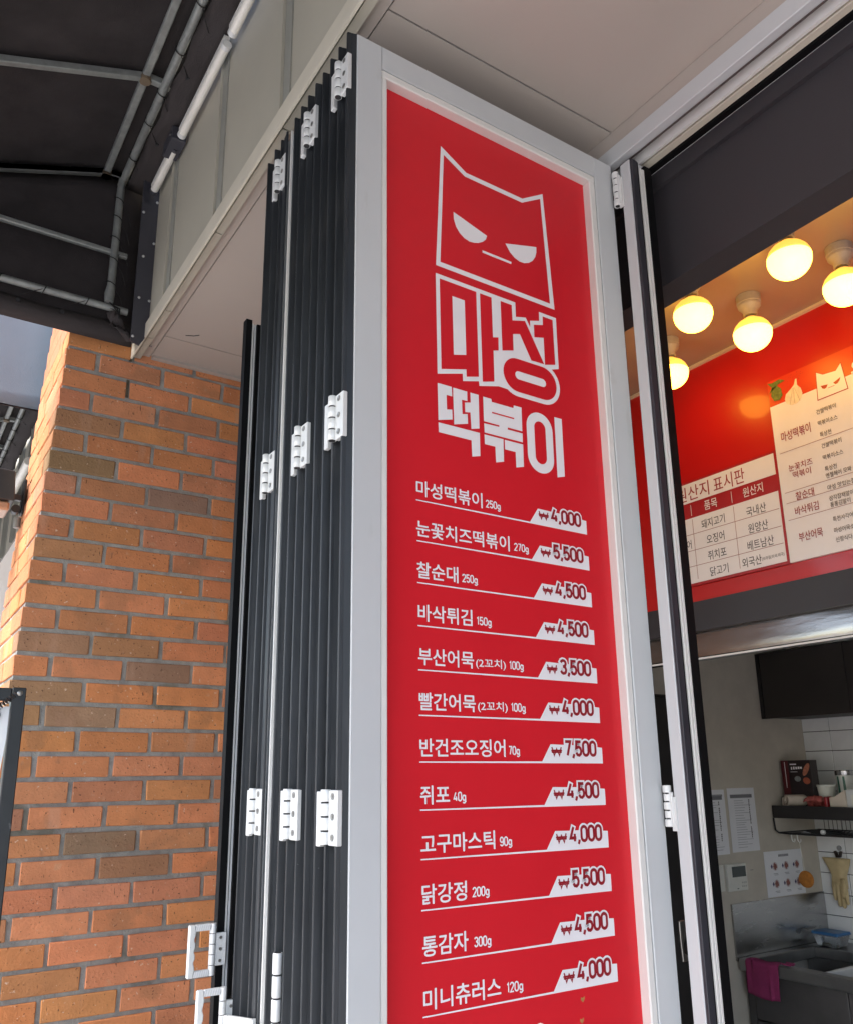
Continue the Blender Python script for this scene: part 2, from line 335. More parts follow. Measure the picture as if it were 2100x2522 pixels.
for k in range(-19,45):
    z=1.2933-k*PITCH+bh/2
    if z-bh/2<-1.70: break
    x0=xs(z); full=(k%2==0); shown = 0<=k<=33
    # front row
    x=x0; i=0
    while x<1.19:
        L=.188 if (full or i>0) else .088
        L=min(L,1.20-x)
        D=.09 if (full or i>0) else .19
        if L>.03: lay(x+L/2,YB+D/2,z,L,D,shown and x<.99,BROWN.get((k,i),random.choice((0,0,0,.05,.1,.18))))
        x+=L+.012; i+=1
    # street side
    if full: segs=[(YB+.10,.19),(YB+.30,.19)]
    else: segs=[(YB+.20,.19),(YB+.40,.09)]
    for (y,L) in segs: lay(x0+.045,y+L/2,z,.09,L,shown,random.choice((0,0,.08,.15,.3)))
r=build(rest,'brickwork',pbr('brick_clay_rest',(.46,.185,.09),.85,var=.15,bump=.2,bs=170),pier,bevel=.0015); r['kind']='stuff'
core=MB(); zt=2.58
core.v=[]; zb=-1.699
def cx_(z,d): return xs(z)+d
i=0
core.v+= [(cx_(zb,.006),YB+.0065,zb),(1.19,YB+.0065,zb),(1.19,YB+.486,zb),(cx_(zb,.006),YB+.486,zb),(cx_(zt,.006),YB+.0065,zt),(1.19,YB+.0065,zt),(1.19,YB+.486,zt),(cx_(zt,.006),YB+.486,zt)]
core.f+= [(0,1,2,3),(4,5,6,7),(0,1,5,4),(1,2,6,5),(2,3,7,6),(3,0,4,7)]
build(core,'mortar',M_MORT,pier)
# weathered stains: a dark run where the soffit meets the pier
for (u,z0,z1) in ((.5455,1.162,1.222),(.5480,1.297,1.345),(.5475,1.288,1.300)): build(MB().box(u-.0045,u+.0045,YB+.0035,YB+.0066,z0,z1),'damp_stain',pbr('damp_stain',(.10,.088,.062),.9,var=.7,vs=45,bump=.6,bs=200),pier)

# ================================================================== folding doors
def gasket_profile(y0,y1,x,d,flip=1):
    n=7; pts=[(x,y0)]
    for i in range(n+1):
        t=i/n; y=y0+(y1-y0)*t; b=math.sin(math.pi*min(1,max(0,t)))**.45
        pts.append((x-d*b*(1-.28*abs(t-.38)),y))
    pts.append((x,y1)); return pts
ZT,ZB=1.238,-1.655
def hinge(parent, y0, y1, z0, z1, x=.5405, screws=True):
    """butt hinge on the leaf edges: two plates, a knuckle row and screws"""
    ym=y0+(y1-y0)*.50; r=.0070
    h=MB(); h.box(x-.0022,x+.006,y0,ym-.006,z0,z1-.002) if screws else None; h.box(x-.002,x+.006,y1-.012,y1,z0-.003,z1-.004)
    hb=build(h,'hinge',M_HINGE,parent,bevel=.001)
    n=4; g=.0012; L=(z1-z0)
    for i in range(n):
        a=z0+L*i/n+g; b=z0+L*(i+1)/n-g
        build(MB().lathe([(r*.9,a-z0),(r,a-z0+.001),(r,b-z0-.001),(r*.9,b-z0)],(x-.0035,ym,z0),18),'knuckle',M_HINGE,hb,smooth=True)
    build(MB().lathe([(.0055,.001),(.0055,L-.001)],(x-.0035,ym,z0),12),'hinge_pin',M_DARK,hb)
    s=MB()
    for t in (.14,.5,.86):
        yy=(y0+ym-.006)/2; s.lathe([(.0044,-.0024),(.0044,-.0032),(.003,-.0030),(.0008,-.0024)],(x,yy,z0+L*t),12,'x')
    if screws: build(s,'screw',M_SCREW,hb,smooth=True)
    return hb
PITL=.0667
ORD=['first','second','third','fourth','fifth','sixth']
leaf=[]
for k in range(6):
    y=1.024+k*PITL
    lab=('folding door leaf framing the red menu sign, nearest of the stack' if k==0 else '%s leaf of the folded door stack counting from the red menu sign, ribbed black edge'%ORD[k])
    t=thing('folding_door_leaf',lab,'folding door',(.85,y+.026,-1.655),'leaves of the folded door stack'); leaf.append(t)
    yb=y+.054
    if k==0:
        build(MB().box(.549,.5978,y,yb,ZB,ZT),'stile',M_ALU,t,bevel=.0012)
        build(MB().box(1.1045,1.155,y,yb,ZB,ZT),'stile',M_ALU,t,bevel=.0012)
        build(MB().box(.5983,1.104,y+.0004,yb,1.1908,ZT),'rail',M_ALU,t,bevel=.0006)
        build(MB().box(.5983,1.104,y+.0004,yb,ZB,-1.54),'rail',M_ALU,t,bevel=.0006)
        build(MB().box(.5984,1.1038,y+.0012,y+.0225,1.1755,1.1902),'glazing_bead',M_BEAD,t,bevel=.002)
        build(MB().box(.5984,1.1038,y+.0012,y+.0225,-1.539,-1.525),'glazing_bead',M_BEAD,t,bevel=.002)
        build(MB().box(.5984,.6095,y+.0014,y+.0225,-1.525,1.1753),'glazing_bead',M_BEAD,t,bevel=.002)
        build(MB().box(1.0885,1.1038,y+.0014,y+.0225,-1.525,1.1753),'glazing_bead',M_BEAD,t,bevel=.002)
        build(MB().box(.6,1.102,y+.030,yb-.004,-1.54,1.19),'backing_panel',M_ALU,t)
        build(MB().box(1.1555,1.166,y+.010,yb-.006,ZB,ZT-.02),'inner_gasket',M_GASK,t)
    else:
        x0={5:.556,4:.5535}.get(k,.5505)
        build(MB().box(x0,1.15,y+.001,y+.0635 if k!=3 else y+.0615,ZB,ZT-.001),'frame',M_ALU,t,bevel=.001)
    for j in (0,1):
        n_=2*k+j; tip=.5335+.0009*n_+random.uniform(-.0006,.0006); yt=(1.031,1.065,1.0965,1.131,1.1625,1.196,1.227,1.2605,1.300,1.3275,1.361,1.400)[n_]
        rx=.5485 if n_<2 else (.5445 if n_==8 else .556); f_=(rx-tip)/.022; sq=random.choice((.28,.35,.6,.7))
        pr=[(tip,yt),(tip+.0006,yt-.0012),(tip+sq*(rx-tip),yt-(.0012+.006*sq)*f_),(tip+(sq+.03)*(rx-tip),yt-(.0012+.006*sq-.0005)*f_),(rx,yt-.0072*f_),(rx,yt+.0205),(tip+.004,yt+.0075),(tip,yt+.0025)]
        build(MB().prism(pr,'z',ZB,ZT+random.uniform(-.003,.004)),'edge_gasket',M_RUB,t,smooth=True)
build(MB().box(.5448,.5488,1.2855,1.2885,ZB,ZT-.004),'cover_strip',M_BEAD,leaf[4])
for lf,ya,yb_,hx in ((0,1.027,1.089,.5345),(2,1.160,1.221,.5385),(4,1.304,1.365,.5425)):
    for (z0,z1) in ((1.121,1.195),(.490,.565),(-.088,-.015)):
        hinge(leaf[lf],ya,yb_,z0,z1,x=hx)
hinge(leaf[2],1.194,1.224,-.362,-.241,x=.5385,screws=False)
# handles
def handle(parent, P, U, Vv, N, w, h, bar=.0105, plate=True, wavy=True):
    """D shaped pull: P origin at hinge-side top, U to the grip, Vv down, N out of the plane"""
    P,U,Vv,N=Vector(P),Vector(U),Vector(Vv),Vector(N)
    def q(u,v,n=0): return tuple(P+U*u+Vv*v+N*n)
    def slab(poly,n0,n1,name,mat,par,bev=.0015):
        m=MB(); i=0; k=len(poly)
        for n in (n0,n1): m.v+=[q(u,v,n) for u,v in poly]
        m.f=[tuple(range(k)),tuple(range(2*k-1,k-1,-1))]+[(a,(a+1)%k,k+(a+1)%k,k+a) for a in range(k)]
        return build(m,name,mat,par,bevel=bev)
    g=[(w,0),(w,h)]; n=14
    for i in range(n+1):
        v=h-h*i/n; g.append((w-bar+(.0016*math.sin(v/h*math.pi*9) if wavy and .1<i/n<.9 else 0),v))
    hb=slab(g,-.004,.005,'pull_handle',M_HINGE,parent)
    slab([(w-bar,0),(.0095,0),(.0095,bar),(w-bar,bar)],-.003,.004,'handle_arm',M_HINGE,hb)
    slab([(w-bar,h-bar),(.0095,h-bar),(.0095,h),(w-bar,h)],-.003,.004,'handle_arm',M_HINGE,hb)
    for v0,bb in ((0,bar),(h-bar,bar)):                    # ribbed grip marks
        m=MB(); c=(w-bar-.0095)
        for i in range(7):
            a=.0105+c*i/7; m.v+=[q(a,v0+.001,.0046),(q(a+.0014,v0+.001,.0046)),q(a+.0034,v0+bb-.001,.0046),q(a+.002,v0+bb-.001,.0046)]
            k=len(m.v)-4; m.f.append((k,k+1,k+2,k+3))
        build(m,'grip_rib',M_PRINT,hb)
    for i in range(5):
        a=h*i/5+.0006; b=h*(i+1)/5-.0006
        build(MB().tube([q(.0048,a),q(.0048,b)],.0054,14),'knuckle',M_HINGE,hb,smooth=True)
    build(MB().tube([q(.0048,.001),q(.0048,h-.001)],.004,10),'hinge_pin',M_DARK,hb)
    if plate:
        slab([(-.0005,h*.20),(-.018,h*.20),(-.018,h*.82),(-.0005,h*.82)],-.003,.003,'handle_plate',M_HINGE,hb,.0008)
        for v in (.29,.51,.73):
            c=Vector(q(-.008,h*v,.0031)); build(MB().tube([tuple(c),tuple(c+N*.0008)],.0026,10),'screw',M_SCREW,hb)
    return hb
# seventh leaf: lower, just behind the stack, edge turned to the camera
L7=thing('folding_door_leaf','shorter white door leaf with black edge strip behind the stack by the bricks','folding door',(.85,1.48,-1.655),'leaves of the folded door stack')
build(MB().box(.5475,1.15,1.466,1.50,ZB,.893),'frame',M_ALU,L7,bevel=.001)
build(MB().box(.5345,.5470,1.458,1.475,ZB,.901),'edge_gasket',M_GASK,L7)
build(MB().box(.5472,.5512,1.4595,1.466,ZB,.895),'cover_strip',M_BEAD,L7,bevel=.0006)
build(MB().box(.5530,.5560,1.4595,1.466,ZB,.893),'cover_strip',M_ALU,L7)
build(MB().box(.5565,.60,1.455,1.466,ZB,.893),'edge_gasket',M_GASK,L7)
handle(L7,(.5300,1.452,-.232),(-1,0,0),(0,0,-1),(0,-1,0),.046,.080)
handle(leaf[5],(.5335,1.402,-.320),(-1,0,0),(0,0,-1),(0,-1,0),.048,.100)
handle(leaf[4],(.5335,1.286,-.343),(0,.988,-.152),(0,-.152,-.988),(-1,0,0),.112,.060,bar=.014,plate=False,wavy=False)
# narrow hinge post beside the sign leaf
post=thing('hinge_post','slim white door post with black rubber seals beside the sign leaf','door post',(1.18,.985,-1.655))
build(MB().box(1.155,1.2065,.9755,1.0005,ZB,1.222),'post_body',M_ALU,post,bevel=.0012)
build(MB().box(1.1565,1.1725,.9690,.9752,ZB,1.220),'grey_seal',M_GASKG,post,bevel=.001)
build(MB().box(1.1730,1.1775,.9715,.9752,ZB,1.220),'black_seal',M_GASK,post)
build(MB().box(1.1780,1.1835,.9680,.9752,ZB,1.205),'cover_strip',M_BEAD,post,bevel=.0006)
build(MB().box(1.1850,1.1905,.9680,.9752,ZB,1.205),'cover_strip',M_BEAD,post,bevel=.0006)
build(MB().box(1.1910,1.2075,.9670,.9752,ZB,1.215),'black_seal',M_GASK,post)
build(MB().box(1.2068,1.2150,.9700,1.0005,ZB,1.215),'black_seal',M_GASK,post)
def side_hinge(z0,z1):
    h=build(MB().box(1.1492,1.1545,1.0005,1.0150,z0+.004,z1-.012),'hinge',M_HINGE,post,bevel=.0008)
    n=5; L=z1-z0
    for i in range(n):
        a=L*i/n+.0008; b=L*(i+1)/n-.0008
        build(MB().lathe([(.0062,a),(.0072,a+.001),(.0072,b-.001),(.0062,b)],(1.1520+(.0006 if i%2 else -.0006),1.0115,z0),16),'knuckle',M_HINGE,h,smooth=True)
    build(MB().lathe([(.0045,.0005),(.0045,L)],(1.1505,1.0105,z0),10),'hinge_pin',M_DARK,h)
    build(MB().box(1.1520,1.1545,.996,1.006,z0-.006,z1-.02),'hinge_leaf',M_HINGE,h)
side_hinge(1.128,1.211); side_hinge(-.089,-.020)
lt=build(MB().prism([(1.176,-.240),(1.190,-.240),(1.192,-.262),(1.184,-.275),(1.183,-.290),(1.195,-.297),(1.194,-.303),(1.178,-.303),(1.176,-.27)],'y',1.03,1.034),'latch',M_SCREW,post,bevel=.001)
# ================================================================== the red menu sign
def stadium(x0,x1,z0,z1,n=10):
    w,h=x1-x0,z1-z0; r=min(w,h)/2; cx,cz=(x0+x1)/2,(z0+z1)/2; p=[]
    cs=[(cx+(w/2-r),cz+(h/2-r),0),(cx-(w/2-r),cz+(h/2-r),1),(cx-(w/2-r),cz-(h/2-r),2),(cx+(w/2-r),cz-(h/2-r),3)]
    for (a,b,q) in cs:
        for i in range(n+1): t=math.pi/2*(q+i/n); p.append((a+r*math.cos(t),b+r*math.sin(t)))
    return p
PY=1.045; L1y,L2y,L3y,L4y=PY-.0006,PY-.0010,PY-.0014,PY-.0018
sign=thing('menu_sign','tall red menu sign with white cat logo and twelve priced dishes','sign',(.85,PY,-1.5))
build(MB().box(.600,1.1025,PY,PY+.004,-1.535,1.185),'panel',M_RED,sign)
# emblem: cat head outline with ears, eyes and mouth
cat_o=[(.7322,1.1072),(.7883,1.0742),(.9219,1.0742),(.9748,1.1068),(.9888,.8542),(.7169,.8542)]
cat_i=[(.7384,1.0905),(.7850,1.0644),(.9206,1.0644),(.9676,1.0924),(.9780,.8640),(.7263,.8640)]
lg=MB()
for k in range(6):
    a,b=k,(k+1)%6; lg.flat([cat_o[a],cat_o[b],cat_i[b],cat_i[a]],'y',L1y)
emb=build(lg,'cat_outline',M_PRINT,sign)
e=MB(); e.flat([(.757,.9777),(.8318,.9564),(.8285,.9473),(.821,.9397),(.811,.9336),(.8017,.9305),(.7909,.9291),(.7798,.9318),(.7698,.9383),(.7619,.9487),(.7574,.9623)],'y',L1y); build(e,'cat_eye',M_PRINT,emb)
e=MB(); e.flat([(.8744,.9568),(.9511,.9776),(.9503,.965),(.9469,.954),(.9398,.9433),(.9302,.9354),(.919,.9306),(.9072,.9299),(.8954,.9336),(.8847,.9416)],'y',L1y); build(e,'cat_eye',M_PRINT,emb)
build(MB().flat([(.8199,.9220),(.8873,.9220),(.8866,.9168),(.8197,.9168)],'y',L1y),'cat_mouth',M_PRINT,emb)
# block lettering, first word: white field with red strokes
w=MB().flat([(.7160,.8385),(.8920,.8385),(.8920,.8090),(.9154,.8147),(.9252,.7985),(.9256,.8115),(.9480,.8180),(.9487,.8372),(.9910,.8372),(.9905,.7305),(.949,.7167),(.8698,.6552),(.865,.6571),(.8457,.6577),(.8028,.6472),(.8024,.6559),(.7684,.6473),(.7681,.661),(.7162,.647)],'y',L1y)
word=build(w,'first_word_field',M_PRINT,sign)
build(MB().flat(stadium(.8480,.9905,.6490,.7320),'y',PY-.0008),'first_word_field',M_PRINT,word)
for poly in ([(.7240,.8300),(.8022,.8300),(.8022,.6644),(.776,.6574),(.7759,.6712),(.7241,.6579)],
             [(.8106,.8300),(.8364,.8300),(.8364,.7502),(.8488,.7538),(.8481,.7278),(.8364,.7244),(.8359,.6641),(.8104,.6573)],
             [(.8571,.8298),(.8829,.8298),(.8831,.7985),(.9129,.8067),(.9546,.7303),(.9239,.7295),(.8992,.7759),(.883,.7711),(.8826,.7377),(.8568,.7303)],
             [(.9570,.8300),(.9816,.8300),(.982,.7368),(.9564,.7297),(.9568,.7855),(.9340,.7797),(.9341,.8055),(.9566,.8118)]):
    build(MB().flat(poly,'y',L2y),'stroke',M_RED,word)
build(MB().flat(stadium(.8572,.9815,.6578,.7232),'y',L3y),'stroke',M_RED,word)
build(MB().flat([(.7496,.8040),(.7761,.8040),(.7761,.6983),(.7498,.6913)],'y',L3y),'counter',M_PRINT,word)
build(MB().flat(stadium(.8835,.9556,.6825,.6985),'y',L4y),'counter',M_PRINT,word)
w2=None
for poly in ([(.7160,.6304),(.7447,.6304),(.7451,.6129),(.7336,.6129),(.7339,.5866),(.7445,.589),(.7447,.5711),(.7163,.5635)],
             [(.7473,.6299),(.7765,.6299),(.7764,.6122),(.7651,.6120),(.7655,.5858),(.7761,.5883),(.7764,.5706),(.7478,.563)],
             [(.7831,.6299),(.8008,.6299),(.8004,.5676),(.7832,.5629),(.7821,.5927),(.7712,.5907),(.7711,.6083),(.7832,.6113)],
             [(.7163,.5596),(.8008,.5596),(.8004,.5176),(.7833,.5131),(.7827,.5421),(.7168,.5423)],
             [(.8103,.6293),(.8280,.6293),(.8288,.6238),(.8768,.6238),(.8778,.6293),(.8955,.6293),(.8948,.5836),(.8622,.5836),(.862,.5796),(.8953,.5796),(.8948,.5628),(.8110,.5628),(.8107,.5796),(.8435,.5804),(.8436,.5834),(.8104,.5834)],
             [(.8106,.5592),(.8515,.5592),(.8508,.5177),(.8335,.5128),(.8331,.5415),(.8108,.5415)],
             [(.8543,.5588),(.8954,.5588),(.8948,.5171),(.8776,.5125),(.8774,.5411),(.8542,.5411)],
             stadium(.9053,.9661,.5129,.6287),
             [(.9724,.6294),(.9904,.6294),(.99,.5171),(.972,.5122)]):
    o=build(MB().flat(poly,'y',L1y),'second_word_field' if w2 is None else 'stroke',M_PRINT,sign if w2 is None else w2); w2=w2 or o
build(MB().flat([(.8280,.6049),(.8771,.6049),(.8769,.6023),(.8284,.6023)],'y',L2y),'counter',M_RED,w2)
build(MB().flat(stadium(.9228,.9488,.5302,.6116),'y',L2y),'counter',M_RED,w2)
# twelve rows
ROWS=[('마성떡볶이',.6585,.7857,None,'250g',.792,.8225,'4,000'),('눈꽃치즈떡볶이',.658,.8385,None,'270g',.8475,.8785,'5,500'),
 ('찰순대',.658,.734,None,'250g',.741,.771,'4,500'),('바삭튀김',.6595,.7587,None,'150g',.7665,.7957,'4,500'),
 ('부산어묵',.659,.7595,('(2꼬치)',.763,.8211),'100g',.8277,.8568,'3,500'),('빨간어묵',.6597,.7607,('(2꼬치)',.7644,.8216),'100g',.828,.8573,'4,000'),
 ('반건조오징어',.66,.8143,None,'70g',.82,.8422,'7,500'),('쥐포',.66,.7101,None,'40g',.7161,.7384,'4,500'),
 ('고구마스틱',.66,.789,None,'90g',.7974,.8201,'4,000'),('닭강정',.661,.7362,None,'200g',.7456,.7756,'5,500'),
 ('통감자',.661,.7368,None,'300g',.7461,.7763,'4,500'),('미니츄러스',.6617,.7911,None,'120g',.8006,.8307,'4,000')]
K=1.0205
for i,(nm,a,b,ex,wt,c,d,pr) in enumerate(ROWS):
    zu=(.4088-i*.06515)*K; sx=i*.00022*K
    m=MB()
    m.flat([(.6585*K+sx,zu+.0018),(.6585*K+sx,zu),(1.0150*K+sx*1.6,zu-.0022),(1.0150*K+sx*1.6,zu+.0235),(1.001*K+sx*1.5,zu+.0245),(1.001*K+sx*1.5,zu+.0265),(.932*K+sx*1.4,zu+.0275),(.9035*K+sx*1.4,zu+.0282),(.8850*K+sx*1.3,zu+.0014)],'y',L1y)
    u0,u1=.9320*K+sx*1.4,1.0018*K+sx*1.5; z0,z1=zu+.0078-.0045,zu+.0352
    figures(m,pr,u0,u1,zu+.0085,zu+.0350,'y',L1y-.0002,.0046,halo=.0058)
    row=build(m,'menu_row',M_PRINT,sign)
    t=put_text(MB(),nm,a*K,b*K,zu+.0080,zu+.0345,'y',L2y,bold=.016)
    if ex: put_text(t,ex[0],ex[1]*K,ex[2]*K,zu+.0085,zu+.0255,'y',L2y,bold=.014)
    build(t,'dish_name',M_PRINT,row)
    q=figures(MB(),wt,c*K,d*K,zu+.0110,zu+.0250,'y',L2y,.0021); build(q,'portion_weight',M_PRINT,row)
    p=figures(MB(),'₩',(.9045)*K+sx*1.4,.9265*K+sx*1.4,zu+.0092,zu+.0250,'y',L2y,.0025)
    figures(p,pr,u0,u1,zu+.0085,zu+.0350,'y',L2y-.0002,.0046)
    build(p,'price',M_DRED,row)
# printed garlic and chips at the lower edge
def blob(cx,cz,r,n=14,j=.2): 
    rr=random.Random(int(cx*1e4)); return [(cx+r*(1+rr.uniform(-j,j))*math.cos(2*math.pi*k/n),cz+r*(1+rr.uniform(-j,j))*math.sin(2*math.pi*k/n)) for k in range(n)]
build(MB().flat(blob(.876,-.3585,.010),'y',L1y),'printed_garlic',M_PRINT,sign)
for (u,z) in ((.9634,-.3309),(.9594,-.3596)): build(MB().flat([(u-.004,z+.003),(u,z+.0015),(u+.004,z+.004),(u+.0035,z-.001),(u,z-.0045),(u-.004,z-.001)],'y',L1y),'printed_chip',pbr('printed_tan',(.50,.22,.07),.5,var=.3,vs=200),sign)

# ================================================================== awnings
def awning(y0,y1,label,nearwall,farwall,seed):
    rnd=random.Random(seed)
    A=thing('awning',label,'awning',(-.3,(y0+y1)/2,1.3),'black awnings along the shop fronts')
    xo,zo=-1.05,1.33
    def roof(x): return 1.871-(.404-x)*.379
    # roof cloth with slight sag between the rafters
    sp=.446; 
    def fn(u,v):
        x=.53+(xo-.53)*u; y=y0+(y1-y0)*v
        z=(1.895 if x>.404 else roof(x)+.022)
        s=abs(math.sin(math.pi*(y-1.984)/sp)); return (x,y,z+.002-.010*s*(1 if .02<u<.98 else 0)+.002*math.sin(9*x+5*y))
    build(MB().grid(fn,16,int((y1-y0)*18)),'canopy_cloth',M_CANV,A,smooth='full',solid=.002)
    build(MB().grid(lambda u,v:(xo-.006+.012*math.sin(v*50),y0+(y1-y0)*v,zo+.02-.26*u),4,60),'front_valance',M_CANV2,A,smooth='full',solid=.002)
    # long tubes
    build(MB().box(.394,.414,y0+.03,y1-.03,1.861,1.881),'long_tube',M_GALV,A,bevel=.003)
    build(MB().tube([(.456,y0+.02,1.859),(.456,y1-.02,1.859)],.0118,14),'wall_side_tube',M_GALV,A,smooth=True)
    build(MB().tube([(xo+.03,y0+.02,zo+.02),(xo+.03,y1-.02,zo+.02)],.0135,14),'front_tube',M_GALV,A,smooth=True)
    ys=[]; y=1.984
    while y>y0+.05: y-=sp
    y+=sp
    while y<y1-.03:
        ys.append(y); y+=sp
    for y in ys:
        m=MB(); a=(.404,roof(.404)); b=(xo+.03,roof(xo+.03)); 
        m.v=[(a[0],y-.009,a[1]-.012),(a[0],y+.009,a[1]-.012),(a[0],y+.009,a[1]+.010),(a[0],y-.009,a[1]+.010),(b[0],y-.009,b[1]-.012),(b[0],y+.009,b[1]-.012),(b[0],y+.009,b[1]+.010),(b[0],y-.009,b[1]+.010)]
        m.f=[(0,1,2,3),(4,5,6,7),(0,1,5,4),(1,2,6,5),(2,3,7,6),(3,0,4,7)]
        build(m,'rafter',M_GALV,A,bevel=.002)
        build(MB().box(.416,.505,y-.010,y+.010,1.8605,1.8815),'wall_stub',M_GALV,A,bevel=.002)
        build(MB().lathe([(.016,-.012),(.018,-.004),(.015,.006),(.012,.012)],(.404,y,1.866),9),'weld',pbr('rusty_weld',(.16,.12,.08),.7,.3),A)
    # cloth flap laced to the wall side tube
    def flap(u,v):
        x=.472+.066*u; yy=y0+.02+(y1-y0-.04)*v
        return (x+.003*math.sin(31*yy),yy,1.856+.010*math.sin(23*yy+2*u)-.020*u)
    build(MB().grid(flap,3,int((y1-y0)*16)),'laced_flap',M_CANV2,A,smooth='full',solid=.002)
    m=MB(); g=MB(); yy=y0+.12; i=0
    while yy<y1-.08:
        c=[(.456+.0148*math.cos(t),yy+.010*t/6.28,1.859+.0148*math.sin(t)) for t in [k*.52 for k in range(13)]]
        m.tube(c,.0016,5); m.tube([(.46,yy+.01,1.8465),(.475,yy+.04,1.848),(.497,yy+.075,1.848)],.0012,5)
        g.lathe([(.0065,0),(.0065,-.002),(.003,-.002)],(.499,yy+.08,1.852),10); yy+=.155+rnd.uniform(-.03,.03)
    tag(build(m,'lacing_cord',M_CORD,A),kind='stuff'); build(g,'grommet',M_DARK,A)
    # end walls
    for (yw,s,vis,mat) in ((y0,1,nearwall,M_CANVO if nearwall=='out' else M_CANV),(y1,-1,farwall,M_CANV)):
        if not vis: continue
        yi=yw+s*.045
        def wall(u,v,yw=yw):
            x=.535+(xo-.535)*u; zt=(1.895 if x>.404 else roof(x)+.02); zb=1.312
            return (x,yw+.004*math.sin(13*x)*math.sin(3.1*v)+.003*math.sin(27*x),zb+(zt-zb)*v)
        build(MB().grid(wall,30,10),'end_wall_cloth',mat,A,smooth='full',solid=.002)
        # hem folded back over the lower bar
        def hem(u,v,yw=yw,s=s):
            x=.53+(xo-.53)*u; return (x,yw+s*(.004+.040*math.sin(math.pi*min(1,v*1.1))*.55+.012*v),1.308+.062*v+.004*math.sin(17*x)*v)
        build(MB().grid(hem,40,5),'hem_flap',M_CANV2,A,smooth='full',solid=.003)
        build(MB().tube([(.505,yi,1.401),(xo+.05,yi,1.401)],.0112,14),'lower_bar',M_GALV,A,smooth=True)
        build(MB().box(xo+.35,.490,yi-.007,yi+.010,1.585,1.601),'middle_bar',M_GALV,A,bevel=.003)
        vt=MB().tube([(.4505,yi-s*-.012,1.853),(.4495,yi+s*.012,1.80),(.448,yi+s*.012,1.47),(.446,yi+s*.012,1.44),(.446,yi+s*.012,1.412)],[.010,.0115,.0115,.015,.0135],14)
        build(vt,'end_post',M_GALV,A,smooth=True)
        m=MB(); g=MB()
        for zz in (1.50,1.585,1.66,1.735,1.80):
            m.tube([(.448+.0150*math.cos(t),yi+s*.012+.0150*math.sin(t),zz-.006*t) for t in [k*.55 for k in range(12)]],.0016,5)
            m.tube([(.462,yi,zz-.03),(.48,yi+s*.0,zz-.055),(.497,yi-s*.02,zz-.085)],.0012,5)
        x=.40
        while x>xo+.2:
            m.tube([(x-.004*t,yi+.0138*math.cos(t),1.401+.0138*math.sin(t)) for t in [k*.55 for k in range(12)]],.0016,5)
            m.tube([(x-.02,yi+s*.012,1.395),(x-.05,yi+s*.006,1.378),(x-.075,yi,1.365)],.0012,5)
            g.lathe([(.0065,-.002),(.0065,.002),(.003,.002)],(x-.078,yi-s*.012,1.352),10,'y'); x-=.12
        tag(build(m,'lacing_cord',M_CORD,A),kind='stuff'); build(g,'grommet',M_DARK,A)
        # gathered corner of the cloth
        def corner(u,v,s=s,yi=yi):
            return (.452+.075*u+.010*math.sin(9*v+3*u),yi+s*(.01+.012*math.sin(7*u+5*v)),1.395-.095*u*1.0-.05*v*(1-u)+.004*math.sin(20*u))
        build(MB().grid(corner,10,6),'gathered_cloth',M_CANV2,A,smooth='full',solid=.002)
        for k in range(3): build(MB().tube([(.448+.006*k,yi+s*.012,1.412-.004*k),(.462+.008*k,yi+s*.02,1.395),(.478,yi+s*.02,1.372-.006*k)],.0022,6),'corner_tie',M_CORD,A)
    return A
awning(-1.4,2.475,'black canvas awning with lashed metal tubes above the shop front','',True,3)
awning(3.125,8.0,'dark awning of the next shop beyond the pier, sky sheen coloured into its side','out','',5)

# dark metal flashing with rivets at the end of the fascia
fl=thing('metal_flashing','dark grey metal flashing strip with rivets beside the brick pier','flashing',(.53,2.36,1.27))
build(MB().prism([(.506,1.270),(.532,1.262),(.5555,1.306),(.5555,2.3),(.506,2.3)],'y',2.358,2.363),'strip',M_FLASH,fl)
rv=MB()
for (x,z) in ((.5115,1.287),(.522,1.565),(.520,1.420),(.512,1.72),(.551,1.418),(.551,1.62),(.551,1.77),(.515,1.84)): rv.lathe([(.0045,0),(.0042,-.002),(.002,-.0032),(.0005,-.0036)],(x,2.358,z),10,'y')
build(rv,'rivet',pbr('rivet_zinc',(.55,.55,.55),.35,.6),fl,smooth=True)

# fluorescent tubes along the fascia
def strip_light(ya,yb,label,brk):
    t=thing('tube_lamp',label,'tube light',(.53,(ya+yb)/2,1.83),'tube lamps along the fascia')
    build(MB().tube([(.531,ya+.012,1.7875),(.531,yb-.012,1.7875)],.0115,18),'tube',M_TUBE,t,smooth=True)
    for y,s in ((ya,1),(yb,-1)): build(MB().tube([(.531,y,1.7875),(.531,y+s*.014,1.7875)],.0125,16),'end_cap',M_FLASH if brk else M_HINGE,t,smooth=True)
    build(MB().box(.522,.5365,ya,yb,1.803,1.812),'batten',M_BEAD,t)
strip_light(1.20,1.648,'unlit white tube lamp on the fascia, nearest the folded doors',0)
strip_light(1.682,2.052,'unlit white tube lamp in the middle of the fascia row',0)
strip_light(2.105,2.335,'short unlit white tube lamp beside the dark flashing',1)
jb=thing('junction_box','small dark grey box between two tube lamps on the fascia','junction box',(.535,2.10,1.77))
build(MB().box(.507,.549,2.062,2.155,1.778,1.822),'box_body',M_FLASH,jb,bevel=.002)
build(MB().lathe([(.003,0),(.003,-.002)],(.507,2.08,1.80),8,'x'),'box_screw',M_SCREW,jb)

